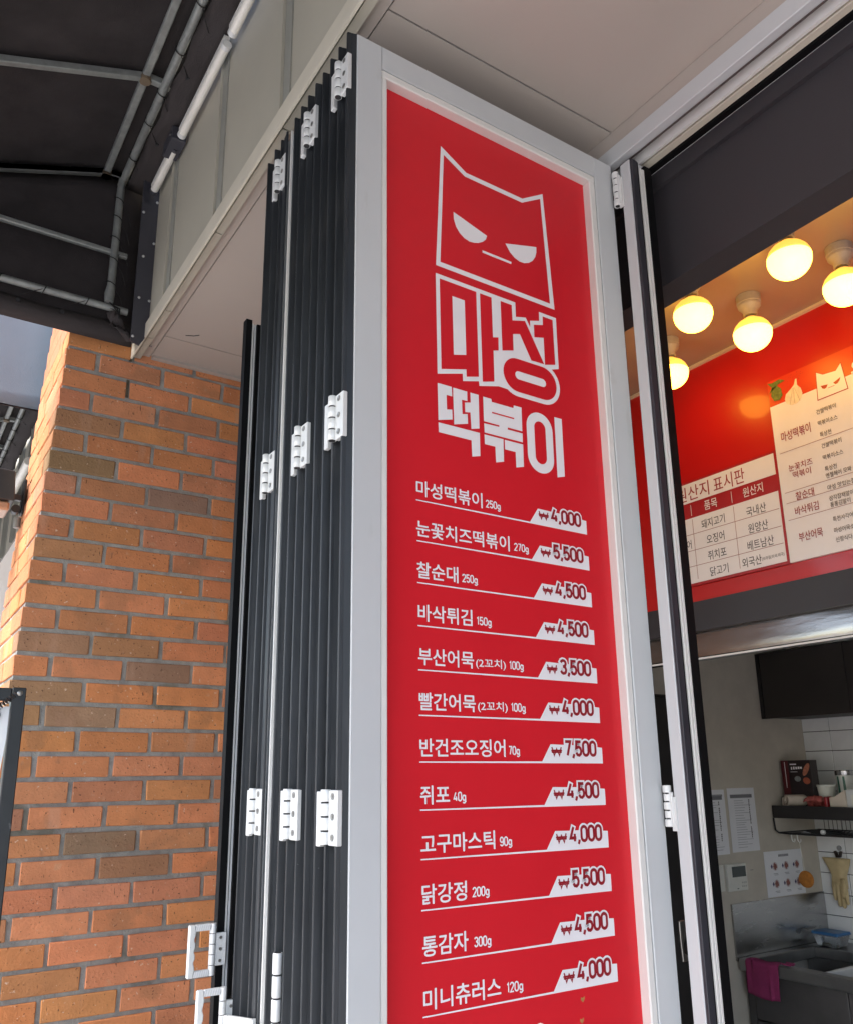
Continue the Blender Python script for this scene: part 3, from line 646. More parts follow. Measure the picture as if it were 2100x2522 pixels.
# next shop front beyond the pier
nxt=thing('shop_front','steel clad front of the neighbouring shop seen past the brick pier','building',(.6,6.0,-1.7))
y=3.02
while y<12: build(MB().box(.556,.58,y,y+.408,1.30,2.7),'fascia_panel',M_FASC,nxt); build(MB().prism([(.556,y-.028),(.553,y-.028),(.553,y-.004),(.530,y-.002),(.530,y+.002),(.553,y+.004),(.553,y+.010),(.556,y+.010)],'z',1.30,2.7),'fascia_rib',M_FRIB,nxt); y+=.41
build(MB().box(.546,1.2,3.02,12,1.285,1.30),'soffit_panel',M_SOFF,nxt)
build(MB().box(1.15,1.3,3.02,12,-1.69,1.30),'door_wall',M_ALU,nxt)
nl=thing('tube_lamp','unlit white tube lamp on the neighbouring fascia past the brick pier','tube light',(.5,6,1.75),'tube lamps along the fascia')
build(MB().tube([(.500,4.35,1.545),(.500,5.05,1.545)],.022,16),'tube',M_TUBE,nl,smooth=True)
build(MB().tube([(.500,5.05,1.545),(.500,5.09,1.545)],.024,16),'end_cap',M_HINGE,nl,smooth=True)

# wall lamp on the street side of the pier
lp=thing('wall_lamp','black wall lamp on a bracket fixed to the side of the brick pier','wall lamp',(.335,2.92,.80))
build(MB().box(.326,.337,2.893,2.945,.845,.965),'bracket_plate',M_PIPE,lp,bevel=.006,seg=2)
build(MB().box(.27,.33,2.905,2.925,.892,.912),'arm',M_PIPE,lp,bevel=.002)
build(MB().tube([(.312,2.90,.86),(.312,2.93,.86)],.014,14),'knuckle',M_PIPE,lp,smooth=True)
build(MB().prism([(.300,.868),(.292,.968),(.07,.980),(.06,.868)],'y',2.84,2.98),'hood',M_PIPE,lp,bevel=.003)
build(MB().box(.075,.288,2.855,2.965,.838,.868),'reflector',pbr('copper_reflector',(.42,.27,.18),.35,.3,var=.2),lp,bevel=.006)
build(MB().tube([(.322,2.917,.80),(.322,2.917,.835)],.011,12),'bracket_cap',M_GALV,lp,smooth=True)

# banner stand
bs=thing('banner_stand','black square tube banner stand with a white banner at the left edge','banner stand',(-.03,1.9,-1.7))
build(MB().box(.2365,.2625,1.885,1.911,-1.70,.184),'upright',M_PIPE,bs,bevel=.0018)
build(MB().box(-.3625,-.3365,1.885,1.911,-1.70,.184),'upright',M_PIPE,bs,bevel=.0018)
build(MB().box(-.336,.2362,1.886,1.910,.157,.1825),'crossbar',M_PIPE,bs,bevel=.0018)
build(MB().box(-.336,.2362,1.886,1.910,-1.55,-1.525),'crossbar',M_PIPE,bs,bevel=.0018)
for x in (.2495,-.3495): build(MB().box(x-.015,x+.015,1.70,2.10,-1.70,-1.675),'foot',M_PIPE,bs,bevel=.002)
m=MB()
def coil(p,q,n,R,r):
    p,q=Vector(p),Vector(q); t=(q-p).normalized(); a=t.cross(Vector((0,1,0))).normalized(); b=t.cross(a)
    return m.tube([tuple(p+(q-p)*(i/(n*10))+(a*math.cos(i*.628)+b*math.sin(i*.628))*R) for i in range(n*10+1)],r,5)
coil((.2455,1.888,.172),(.205,1.888,.135),9,.0052,.0015); build(m,'corner_spring',pbr('rusty_spring',(.06,.045,.04),.5,.6),bs)
build(MB().lathe([(.0055,0),(.0055,-.003),(.003,-.0045)],(.2505,1.885,.1725),12,'y'),'bolt',M_SCREW,bs,smooth=True)
def ban(u,v):
    x=-.335+(.241+.335)*u; zt=.150-.004*abs(2*u-1); z=zt+(-1.50-zt)*v
    x-=.030*u*min(1,v*4)
    return (x,1.897+.006*math.sin(5*v+3*u),z)
bn=build(MB().grid(ban,12,30),'banner_sheet',M_BANNER,bs,smooth='full')
tr=MB()
n=20
for (R0,R1,yy) in ((.0125,.0085,1.8935),):
    i=len(tr.v)
    for k in range(n):
        t=2*math.pi*k/n
        for R in (R0,R1): tr.v.append((.2085+R*math.cos(t),yy,.1275+R*math.sin(t)))
    for k in range(n): j=(k+1)%n; tr.f.append((i+2*k,i+2*k+1,i+2*j+1,i+2*j))
build(tr,'grommet',M_DARK,bs,solid=.002)
# ================================================================== bulbs
M_BULB=pbr('bulb_lit',(1,.9,.6),.3,var=0,emit=(1,.50,.045),es=3.2)
M_BCOL=pbr('bulb_collar',(.80,.55,.20),.35,var=.05,emit=(1,.46,.06),es=.34)
M_PORC=pbr('porcelain_socket',(.40,.36,.30),.4,var=.15,vs=40)
def bulb(x,y,z,label):
    b=thing('ceiling_bulb',label,'light bulb',(x,y,1.28),'lit bulbs on the shop ceiling')
    R=.0505; pr=[]
    for k in range(15):
        t=-math.pi/2+k/14*(math.pi/2+.12); pr.append((R*math.cos(t)+.0003,R*.96*math.sin(t)))
    g=build(MB().lathe(pr,(x,y,z),28),'globe',M_BULB,b,smooth='full')
    a=R*math.cos(.12); h=R*.96*math.sin(.12)
    build(MB().lathe([(a+.0005,h),(a-.001,h+.007),(a-.0055,h+.017),(a-.014,h+.027),(.024,h+.035),(.0165,h+.041)],(x,y,z),28),'collar',M_BCOL,b,smooth='full')
    build(MB().lathe([(.0165,h+.041),(.0150,h+.043),(.0150,h+.051)],(x,y,z),20),'screw_cap',M_SCREW,b,smooth=True)
    t0=z+h+.049; top=1.2795-t0
    build(MB().lathe([(.0180,0),(.0190,.003),(.0190,.014),(.0295,.027),(.0305,.029),(.0305,.036),(.0325,.037),(.0325,top)],(x,y,t0),24),'socket',M_PORC,b,smooth=True)
    return b
bulb(1.70,.979,1.185,'lit warm bulb in the front row, nearest the dark bulkhead on the right')
bulb(1.70,1.266,1.183,'lit warm bulb in the front row, nearer the white door post')
bulb(1.896,1.226,1.165,'lit warm bulb in the back row with its whole white socket showing')
bulb(1.896,.959,1.167,'lit warm bulb in the back row cut by the right edge')
bulb(1.896,1.512,1.170,'lit warm bulb in the back row half hidden by the door post')

# ================================================================== boards on the red wall
XW=2.10
def T(mb,txt,y0,y1,z0,z1,x,off=.012): return put_text(mb,txt,y0,y1,z0,z1,'x',x,bold=off*.3)
M_BWHITE=pbr('board_white',(.78,.74,.72),.35,var=.03); M_BRED=pbr('board_red',(.36,.012,.014),.35,var=.03); M_BINK=pbr('board_ink',(.035,.025,.022),.5); M_BLINE=pbr('board_line',(.30,.12,.09),.5); M_BTXT=pbr('board_red_text',(.30,.02,.02),.5)
ob=thing('origin_board','red and white food origin table board on the red wall','notice board',(2.09,1.55,.72))
x=2.0895
build(MB().box(x,2.0995,1.327,1.80,.559,.898),'backing',M_BRED,ob)
build(MB().box(x-.0012,x-.0002,1.334,1.795,.826,.890),'title_strip',M_BWHITE,ob)
tb=build(MB().box(x-.0012,x-.0002,1.334,1.795,.567,.775),'table_field',M_BWHITE,ob)
xt=x-.0016
for s_,a_,b_ in (('원산지',1.690,1.565),('표시판',1.548,1.436)): build(T(MB(),s_,a_,b_,.832,.880,xt),'title_lettering',M_BTXT,ob)
for s_,a_,b_ in (('품목',1.589,1.541),('원산지',1.448,1.380),('식',1.697,1.676)): build(T(MB(),s_,a_,b_,.786,.816,xt,.02),'heading_lettering',M_BWHITE,ob)
ln=MB()
for z in (.7225,.6705,.6205): ln.box(xt,xt+.0003,1.337,1.795,z-.0008,z+.0008)
for yy in (1.639,1.486): ln.box(xt,xt+.0003,yy-.0007,yy+.0007,.578,.770)
build(ln,'table_line',M_BLINE,tb)
hl=MB()
for yy in (1.640,1.488): hl.box(xt,xt+.0003,yy-.0008,yy+.0008,.782,.818)
build(hl,'heading_line',M_BWHITE,tb)
t=MB()
for (s,a,b,z) in (('돼지고기',1.606,1.520,.744),('오징어',1.593,1.528,.692),('쥐치포',1.594,1.527,.641),('닭고기',1.592,1.526,.590),('국내산',1.444,1.378,.740),('원양산',1.444,1.378,.688),('베트남산',1.453,1.366,.638),('외국산',1.477,1.412,.591),('오징어',1.712,1.651,.692),('강정',1.722,1.682,.591)):
    build(T(MB(),s,a,b,z-.0145,z+.0145,xt,.014),'table_lettering',M_BINK,tb)
build(T(MB(),'(브라질,미국,태국)',1.411,1.339,.583,.595,xt,.006),'table_lettering',M_BINK,tb)
ib=thing('ingredient_board','white ingredient list board with cat head and garlic print on the red wall','menu board',(2.09,1.05,.83))
build(MB().box(x,2.0995,.62,1.3255,.560,1.030),'list_field',M_BWHITE,ib)
build(MB().box(x+.0004,2.0995,.62,1.3255,1.0305,1.110),'header_field',pbr('board_orange_red',(.60,.035,.012),.35,var=.04),ib)
t=MB()
for (s,a,b,z,h) in (('마성떡볶이',1.302,1.211,.9265,.030),('눈꽃치즈',1.292,1.219,.8285,.020),('떡볶이',1.282,1.227,.8045,.020),('찰순대',1.282,1.227,.742,.024),('바삭튀김',1.290,1.219,.700,.025),('부산어묵',1.289,1.218,.624,.026)): build(T(MB(),s,a,b,z-h/2,z+h/2,xt,.02),'dish_lettering',M_BTXT,ib)
t=MB()
for (s,a,b,z) in (('건쌀떡볶이',1.188,1.131,.961),('떡볶이소스',1.188,1.131,.927),('특상천',1.187,1.154,.893),('건쌀떡볶이',1.187,1.130,.860),('떡볶이소스',1.188,1.130,.826),('특상천',1.187,1.153,.793),('엔젤헤어 모짜',1.187,1.115,.773),('마성 맛있는찰순대',1.187,1.085,.739),('삼각잡채말이',1.187,1.119,.7085),('통통김말이',1.186,1.130,.690),('특천사각어묵',1.185,1.117,.649),('마성어묵소스',1.186,1.119,.618),('신창식다시',1.185,1.129,.592)): build(T(MB(),s,a,b,z-.0072,z+.0072,xt,.012),'ingredient_lettering',M_BINK,ib)
ln=MB()
for z in (.880,.7605,.729,.6795): ln.box(xt,xt+.0003,.64,1.313,z-.0006,z+.0006)
build(ln,'rule_line',M_BLINE,ib)
cat=[(1.1725,1.0755),(1.1545,1.062),(1.1170,1.0575),(1.1010,1.0735),(1.0925,.9955),(1.1775,.9955)]
ch=build(MB().flat([(1.1745,1.0785),(1.1540,1.0640),(1.1175,1.0595),(1.0995,1.0770),(1.0900,.9930),(1.1800,.9930)],'x',x-.0008),'cat_edge',M_BRED,ib)
build(MB().flat(cat,'x',x-.0012),'cat_head',M_BWHITE,ch)
for p in ([(1.165,1.032),(1.144,1.0285),(1.149,1.0205),(1.155,1.0190),(1.161,1.0225)],[(1.1285,1.0265),(1.1065,1.0345),(1.110,1.0260),(1.117,1.0200),(1.123,1.0195)]): build(MB().flat(p,'x',x-.0016),'cat_eye',M_BRED,ch)
build(MB().box(x-.0016,x-.0014,1.126,1.145,1.0168,1.0182),'cat_mouth',M_BRED,ch)
T(t:=MB(),'원산지',1.076,.93,1.0,1.066,xt,.03); build(t,'header_lettering',M_BWHITE,ib)
ga=[(1.2365,1.0840),(1.2320,1.0835),(1.2330,1.0640),(1.2235,1.0510),(1.2200,1.0340),(1.2260,1.0200),(1.2400,1.0100),(1.2560,1.0105),(1.2710,1.0200),(1.2760,1.0360),(1.2700,1.0500),(1.2520,1.0610),(1.2420,1.0690)]
g=build(MB().flat(ga,'x',x-.0009),'garlic_print',pbr('garlic_print',(.72,.62,.48),.5,var=.18,vs=70),ib)
ln=MB()
for d in (-.014,0,.012): ln.flat([(1.2455+d*.2,1.060),(1.2445+d*.2,1.060),(1.2465+d*1.2,1.014),(1.2478+d*1.2,1.014)],'x',x-.0012)
build(ln,'garlic_crease',pbr('garlic_crease',(.40,.30,.20),.6),g)
M_LEAF=pbr('leaf_print',(.12,.16,.035),.5,var=.5,vs=120)
for p in ([(1.325,1.106),(1.310,1.101),(1.285,1.104),(1.268,1.093),(1.290,1.090),(1.305,1.082),(1.322,1.070),(1.312,1.088)],[(1.312,1.086),(1.296,1.088),(1.283,1.074),(1.281,1.052),(1.292,1.041),(1.309,1.044),(1.317,1.062)]): build(MB().flat(p,'x',x-.0010),'leaf_print',M_LEAF,ib)
sd=MB(); rr=random.Random(3)
for k in range(26): a,b=1.262-rr.random()*.05,1.108-rr.random()*.024-k*.0003; sd.flat([(a,b),(a-.0014,b+.0003),(a-.001,b-.0012)],'x',x-.0010)
build(sd,'seed_print',M_BINK,ib)

# ================================================================== kitchen
tw=struct(build(MB().box(4.325,4.40,-3.4,2.798,-1.66,.66),'kitchen_back_wall',M_GROUT)); 
tm=bmesh.new(); bmesh.ops.create_cube(tm,size=1)
for v in tm.verts: v.co=Vector((v.co.x*.010,v.co.y*.1545,v.co.z*.1000))
bmesh.ops.bevel(tm,geom=tm.edges[:],offset=.0016,segments=1,affect='EDGES')
tme=bpy.data.meshes.new('tile'); tm.to_mesh(tme); tm.free(); tme.materials.append(M_TILE)
for i in range(6):
    for j in range(-2,14):
        o=bpy.data.objects.new('tile',tme); place(o,tw); o.location=(4.3245+random.uniform(-.0006,.0006),2.7205-i*.158,.1015-.0515+.1035*2-.1035*j+H-.0)
        o.rotation_euler=(0,random.uniform(-.004,.004),random.uniform(-.004,.004))
# upper cabinet
uc=thing('wall_cabinet','black upper wall cabinet above the white tiles','cabinet',(4.1,2.4,.27))
build(MB().box(3.985,4.318,1.0,2.792,.2745,.615),'carcass',M_CAB,uc)
for a,b in ((2.302,2.772),(1.83,2.298),(1.36,1.826),(1.0,1.356)): build(MB().box(3.966,3.984,a,b,.268,.612),'cabinet_door',pbr('cabinet_door_black',(.030,.025,.022),.42,var=.25,vs=3),uc,bevel=.001)
build(MB().box(3.966,3.984,2.776,2.796,.268,.612),'end_panel',M_CAB,uc)
# papers
def sheet(name,label,cat,x0,x1,z0,z1,tilt=0.):
    t=thing(name,label,cat,((x0+x1)/2,2.798,z0)); build(MB().box(x0,x1,2.7965,2.7985,z0,z1),'paper',M_PAPER,t); return t
M_HDR=pbr('grey_header',(.20,.20,.22),.8)
s1=sheet('notice_sheet','white printed notice sheet half hidden by the door post','paper notice',3.385,3.596,-.388,-.085)
s2=sheet('notice_sheet','white printed notice sheet with grey heading bar on the beige wall','paper notice',3.620,3.832,-.383,-.080)
rr=random.Random(11)
for s,x0,top in ((s1,3.385,-.085),(s2,3.620,-.080)):
    m=MB(); zz=top-.062
    while zz>top-.285:
        w=.06+rr.random()*.07; m.box(x0+.045,x0+.045+w,2.7960,2.7963,zz,zz+.0022); zz-=.0095+rr.random()*.004
    build(m,'print_line',M_INKL,s)
    m=MB(); zz=top-.056
    while zz>top-.24:
        m.box(x0+.158,x0+.164+rr.random()*.003,2.7958,2.7961,zz-.007,zz); zz-=.0092 if rr.random()>.1 else .02
    build(m,'print_mark',M_INK,s)
    build(MB().box(x0+.018,x0+.190,2.7958,2.7962,top-.048,top-.031),'heading_bar',M_HDR,s)
m=MB()
for k in range(11): m.box(3.487+.0085*k,3.4925+.0085*k,2.7958,2.7962,-.117,-.108)
build(m,'heading_mark',M_INK,s1)
ps=sheet('instruction_poster','white instruction poster with six round pictures above the sink splashback','poster',3.856,4.170,-.609,-.393)
m=MB()
for k in range(9): m.box(3.972+.0095*k,3.979+.0095*k,2.7958,2.7962,-.4225,-.411)
build(m,'heading_mark',M_HDR,ps)
for r_ in range(2):
    for c in range(3):
        cx,cz=3.936+c*.092,-.466-r_*.083
        pic=build(MB().flat([(cx+.021*math.cos(2*math.pi*k/20),cz+.021*math.sin(2*math.pi*k/20)) for k in range(20)],'y',2.7960),'picture_disc',pbr('picture_pale',(.55,.50,.52),.7),ps)
        build(MB().flat([(cx+(.014+.004*math.sin(3*k+c))*math.cos(2*math.pi*k/14),cz+(.015+.004*math.sin(2*k+r_))*math.sin(2*math.pi*k/14)) for k in range(14)],'y',2.7956),'picture_subject',pbr('picture_food',(.26,.10,.085),.7,var=.5,vs=90),pic)
        build(MB().flat([(cx-.036,cz),(cx-.028,cz+.012),(cx-.020,cz),(cx-.028,cz-.012)],'y',2.7958),'step_badge',pbr('badge_violet',(.06,.05,.14),.6),pic)
        build(MB().box(cx-.018,cx+.018,2.7956,2.7960,cz-.036,cz-.033).box(cx-.012,cx+.02,2.7956,2.7960,cz-.042,cz-.0395),'caption_line',M_INKL,pic)
# switch and thermostat
sw=thing('wall_switch','cream double wall switch beside the thermostat','light switch',(3.5,2.79,-.55))
build(MB().box(3.455,3.526,2.788,2.799,-.551,-.432),'plate',M_PLAST,sw,bevel=.004,seg=2)
for z0,z1 in ((-.541,-.494),(-.490,-.443)): build(MB().box(3.466,3.516,2.785,2.7885,z0,z1),'rocker',M_PLAST,sw,bevel=.0015)
th=thing('thermostat','white wall thermostat with dark screen below the notice sheets','thermostat',(3.615,2.785,-.555))
build(MB().box(3.543,3.688,2.780,2.799,-.557,-.432),'case',M_PLAST,th,bevel=.005,seg=2)
build(MB().box(3.576,3.677,2.7785,2.7805,-.492,-.444),'screen',M_LCD,th)
bt=MB()
for a in range(3):
    for b in range(2): bt.lathe([(.0042,0),(.0038,-.002)],(3.645+a*.013,2.780,-.519-b*.017),10,'y')
build(bt,'button',pbr('button_grey',(.45,.45,.42),.5),th)
build(MB().box(3.603,3.615,2.7792,2.7802,-.547,-.5425),'maker_mark',M_INK,th)
build(MB().box(3.74,3.762,2.7975,2.7990,-.4715,-.4695),'wall_scratch',M_INK,th)
# steel splashback and sink
spk=thing('splashback','stainless steel splashback panel behind the sink on the beige wall','splashback',(3.93,2.79,-.86)); build(MB().box(3.562,4.315,2.789,2.7985,-.862,-.613),'sheet',M_STEEL,spk)
sk=thing('sink_unit','stainless steel sink counter with two bowls','sink',(3.95,2.3,-1.66))
zt=-.846
M_ST2=pbr('stainless_dull',(.34,.34,.34),.34,.9,var=.2,vs=7)
build(MB().box(3.560,3.625,1.2,2.785,-.898,zt),'front_rim',M_ST2,sk,bevel=.010,seg=3)
build(MB().box(4.095,4.315,1.2,2.785,-.898,zt),'rear_ledge',M_ST2,sk,bevel=.004)
build(MB().box(3.6255,4.0945,2.735,2.785,-.898,zt),'side_ledge',M_ST2,sk,bevel=.003)
build(MB().box(3.6255,4.0945,2.375,2.399,-1.05,zt-.004),'bowl_divider',M_BEAD,sk,bevel=.004)
build(MB().box(3.6255,4.0945,2.3995,2.7345,-1.07,-1.055),'bowl_floor',M_ST2,sk)
build(MB().box(3.6255,4.0945,1.25,2.3745,-1.07,-1.055),'bowl_floor',M_ST2,sk)
build(MB().box(3.6255,4.0945,1.2,1.2495,-.898,zt),'side_ledge',M_ST2,sk,bevel=.003)
build(MB().box(3.6115,3.6245,1.2,2.775,-1.08,-.8985),'bowl_side',M_ST2,sk)
build(MB().box(4.096,4.106,1.2,2.785,-1.08,-.8985),'bowl_side',M_ST2,sk)
M_SKC=pbr('sink_cabinet_grey',(.085,.080,.080),.42,.3,var=.15)
build(MB().box(3.625,4.31,1.2,2.775,-1.658,-1.09),'carcass',M_SKC,sk)
build(MB().box(3.606,3.6245,2.745,2.783,-1.658,-.899),'corner_leg',M_SKC,sk)
for a,b in ((2.28,2.74),(1.8,2.276),(1.3,1.796)):
    d=build(MB().box(3.600,3.624,a,b,-1.098,-.905),'front_panel',M_SKC,sk,bevel=.002); build(MB().box(3.600,3.624,a,b,-1.60,-1.106),'cabinet_door',M_SKC,sk,bevel=.002)
build(MB().box(3.5965,3.5995,2.30,2.70,-1.30,-1.115),'blue_label',pbr('pale_blue_label',(.35,.48,.62),.5),sk)
# pink towel over the rim
tw_=thing('towel','magenta pink cleaning cloth hanging over the sink rim','cloth',(3.55,2.63,-.99))
def cloth(u,v):
    y=2.742-.165*u-.010*math.sin(3*u)*v+(-.012*(1-v) if u<.2 else 0)
    s=v
    if s<.22: x=3.600-.046*(s/.22); z=zt+.006+.003*math.sin(9*u)
    else:
        q=(s-.22)/.78; x=3.553-.006*q+.006*math.sin(7.5*u+1.1)*q-.010*(1 if .70<u<.78 else 0)*q; z=zt+.004-(.142+.010*math.sin(2.5*u))*q
    return (x,y+.010*(1-s)*(u-.5)*-2,z)
build(MB().grid(cloth,26,16),'cloth_sheet',pbr('magenta_cloth',(.29,.028,.115),.85,var=.2,vs=25,bump=.5,bs=300),tw_,smooth='full',solid=.003)
build(MB().grid(lambda u,v:(3.565+.05*u,2.555-.045*v+.01*u,zt+.010+.003*math.sin(8*u)),6,5),'cloth_corner',MATS['magenta_cloth'],tw_,smooth='full',solid=.003)
# plastic box with blue lid
pb=thing('food_container','clear plastic food box with blue lid on the sink ledge','container',(4.165,2.683,-.846))
cx_0,cy_0=4.165,2.683
def frust(m,x,y,z0,z1,a0,b0,a1,b1):
    m.v+=[(x+sx*a,y+sy*b,z) for z,a,b in ((z0,a0,b0),(z1,a1,b1)) for sx,sy in ((-1,-1),(1,-1),(1,1),(-1,1))]
    i=len(m.v)-8; m.f+=[tuple(i+k for k in q) for q in ((0,1,2,3),(4,5,6,7),(0,1,5,4),(1,2,6,5),(2,3,7,6),(3,0,4,7))]; return m
build(frust(MB(),cx_0,cy_0,-.8445,-.7905,.046,.052,.056,.067),'tub',pbr('clear_plastic',(.75,.80,.85),.15,trans=.85,var=.02),pb,bevel=.004)
build(frust(MB(),cx_0,cy_0,-.790,-.7765,.060,.072,.058,.070),'lid',pbr('blue_lid',(.015,.13,.34),.35),pb,bevel=.003)
build(MB().lathe([(.018,0),(.026,.004),(.024,.012),(.012,.016)],(cx_0-.012,cy_0+.012,-.8425),16),'contents',pbr('pale_food',(.60,.52,.33),.6),pb,smooth=True)
# black rack
F=3.955
rk=thing('kitchen_rack','black metal wall rack with deep front band and wire tray below','shelf rack',(4.1,2.5,-.3))
build(MB().box(F,F+.004,1.6,2.788,-.232,-.171),'front_band',M_CAB,rk)
build(MB().box(F+.0045,4.318,1.6,2.788,-.178,-.1745),'shelf_plate',M_CAB,rk)
build(MB().box(F+.0045,4.318,2.784,2.788,-.232,-.1785),'side_band',M_CAB,rk)
M_WIRE=pbr('black_wire',(.012,.012,.014),.4)
fr=MB().tube([(F,2.786,-.232),(F,2.782,-.290),(F,2.765,-.303),(F,2.70,-.306),(F,1.6,-.306)],.0045,8); fr.tube([(F,2.765,-.303),(4.31,2.765,-.303)],.004,8); fr.tube([(4.31,2.775,-.303),(4.31,1.6,-.303)],.004,8)
build(fr,'tray_frame',M_WIRE,rk,smooth=True)
for k in range(24): build(MB().tube([(F+.003,2.735-.024*k,-.306),(4.20,2.735-.024*k,-.306),(4.312,2.735-.024*k,-.302),(4.312,2.735-.024*k,-.20)],.0016,6),'tray_wire',M_WIRE,rk)
hk=MB()
for yy in (2.695,2.663): hk.tube([(F,yy,-.306),(F,yy,-.328),(F,yy-.003,-.340),(F,yy-.011,-.344),(F,yy-.017,-.338),(F,yy-.017,-.328)],.0030,8)
build(hk,'rack_hook',M_HINGE,rk,smooth=True)
zs=-.1744
# things on the rack
bx=thing('food_box','dark red and black food box with printed pictures standing on the rack','box',(4.13,2.70,zs))
build(MB().box(4.06,4.12,2.612,2.778,zs,.053),'carton',pbr('carton_black',(.018,.010,.012),.4),bx,bevel=.001)
build(MB().box(4.0592,4.0598,2.737,2.778,zs,.0525),'side_stripe',pbr('carton_red',(.09,.006,.010),.4),bx)
m=MB()
for k in range(5): m.box(4.0586,4.0591,2.715-.014*k,2.722-.013*k,.006+.001*k,.020+.001*(k%2))
m.box(4.0586,4.0591,2.69,2.727,.030,.036).box(4.0586,4.0591,2.688,2.727,-.006,-.004); m.box(4.0585,4.0590,2.755,2.758,-.085,.045)
build(m,'carton_lettering',M_PRINT,bx)
def oval(cy,cz,a,b,t,n=16): return [(cy+a*math.cos(2*math.pi*k/n)*math.cos(t)-b*math.sin(2*math.pi*k/n)*math.sin(t),cz+a*math.cos(2*math.pi*k/n)*math.sin(t)+b*math.sin(2*math.pi*k/n)*math.cos(t)) for k in range(n)]
build(MB().flat(oval(2.637,.006,.036,.014,2.1),'x',4.0588),'carton_picture',pbr('sausage_print',(.46,.17,.10),.5,var=.3,vs=80),bx)
build(MB().flat(oval(2.641,-.050,.020,.017,.3),'x',4.0588),'carton_picture',pbr('sausage_print2',(.42,.10,.05),.5,var=.3,vs=80),bx)
build(MB().flat(oval(2.690,-.040,.018,.014,0),'x',4.0588),'carton_picture',pbr('smoke_print',(.22,.24,.24),.5,var=.3,vs=80),bx)
rl=thing('paper_roll','cream paper roll lying on the rack with its hollow end showing','paper roll',(4.0,2.70,zs))
n=24; m=MB()
def ringtube(m,ya,yb,x,z,R,r):
    i=len(m.v)
    for yy,rad in ((ya,R),(yb,R),(yb,r),(ya,r)):
        for k in range(n): t=2*math.pi*k/n; m.v.append((x+rad*math.cos(t),yy,z+rad*math.sin(t)))
    for a in range(4):
        for k in range(n): m.f.append((i+a*n+k,i+a*n+(k+1)%n,i+((a+1)%4)*n+(k+1)%n,i+((a+1)%4)*n+k))
    return m
A_=Vector((.86,-.51,0)); B_=Vector((.51,.86,0)); c0=Vector((3.985,2.722,zs+.0290))
for hh,rad in ((0,.028),(.15,.028),(.15,.0195),(0,.0195)):
    for k in range(n): t=2*math.pi*k/n; m.v.append(tuple(c0+A_*hh+B_*rad*math.cos(t)+Vector((0,0,rad*math.sin(t)))))
for a in range(4):
    for k in range(n): m.f.append((a*n+k,a*n+(k+1)%n,((a+1)%4)*n+(k+1)%n,((a+1)%4)*n+k))
build(m,'roll',pbr('cream_paper',(.62,.54,.45),.7),rl,smooth=True)
build(MB().box(4.01,4.05,2.735,2.765,zs,zs+.042),'roll_tail',MATS['cream_paper'],rl,bevel=.004)
cp=thing('paper_cup','white paper cup standing behind the red pouch on the rack','cup',(4.06,2.54,zs))
build(MB().lathe([(.033,0),(.036,.03),(.0425,.095),(.0455,.098),(.0455,.104),(.042,.106),(.040,.100),(.034,.02)],(4.07,2.545,zs),24),'cup_body',pbr('cup_white',(.68,.70,.62),.5),cp,smooth=True)
cn=thing('tin_can','white tin can with green bands and silver rim on the rack','can',(4.14,2.485,zs))
build(MB().lathe([(.039,0),(.041,.003),(.041,.150)],(4.14,2.485,zs),24),'can_body',pbr('can_white',(.60,.62,.58),.3),cn,smooth=True)
build(MB().lathe([(.0418,.150),(.0425,.152),(.0425,.172),(.039,.175),(.039,.169)],(4.14,2.485,zs),24),'can_rim',M_STEEL,cn,smooth=True)
for a0 in (2.75,3.45): build(MB().grid(lambda u,v,a0=a0:(4.14+.0414*math.cos(a0+.36*u*(1-.35*v)),2.485+.0414*math.sin(a0+.36*u*(1-.35*v)),zs+.04+.105*v),6,4),'can_band',pbr('can_green',(.02,.11,.075),.4),cn)
pc=thing('snack_pouch','crumpled red and clear pouch lying on the rack','pouch',(4.0,2.56,zs))
rr=random.Random(4)
build(MB().grid(lambda u,v:(3.985+.05*v+.004*math.sin(17*u+5*v),2.628-.118*u,zs+.002+.052*math.sin(math.pi*min(1,v+.12))**.7*(.75+.25*math.sin(math.pi*u))+.004*math.sin(23*u)*math.cos(11*v)),18,8),'pouch_body',pbr('pouch_red',(.42,.10,.085),.25,var=.6,vs=60,bump=.5,bs=60),pc,smooth='full',solid=.002)
build(MB().box(3.978,4.03,2.495,2.512,zs,zs+.050),'pouch_seal',pbr('pouch_seal_red',(.26,.008,.014),.35),pc,bevel=.004)
pk=thing('paper_packet','folded cream paper packet beside the red pouch on the rack','packet',(4.0,2.44,zs))
build(MB().prism([(2.490,zs),(2.490,zs+.046),(2.462,zs+.050),(2.405,zs+.083),(2.400,zs)],'x',3.99,4.03),'packet_body',MATS['cream_paper'],pk,bevel=.004)
wc=thing('plastic_canister','white plastic canister at the right end of the rack','canister',(4.0,2.355,zs))
build(MB().box(3.985,4.06,2.30,2.398,zs,zs+.085),'canister_body',pbr('canister_white',(.60,.61,.60),.35),wc,bevel=.008,seg=2)
build(MB().box(3.982,3.986,2.31,2.372,zs+.01,zs+.06),'canister_label',M_PLAST,wc,bevel=.001)
ut=thing('kitchen_tongs','black utensil with pale knob lying in the wire tray','utensil',(4.0,2.53,-.30))
build(MB().prism([(2.635,-.3005),(2.635,-.288),(2.60,-.283),(2.46,-.286),(2.44,-.295),(2.41,-.2985),(2.40,-.3035)],'x',3.985,4.02),'utensil_body',M_WIRE,ut,bevel=.003)
build(MB().lathe([(.003,-.012),(.011,-.008),(.013,0),(.010,.009),(.003,.012)],(3.978,2.535,-.292),16,'x'),'knob',M_HINGE,ut,smooth=True)
build(MB().prism([(2.66,-.3005),(2.635,-.291),(2.60,-.2985),(2.60,-.3035)],'x',3.98,3.99),'blade',M_STEEL,ut)
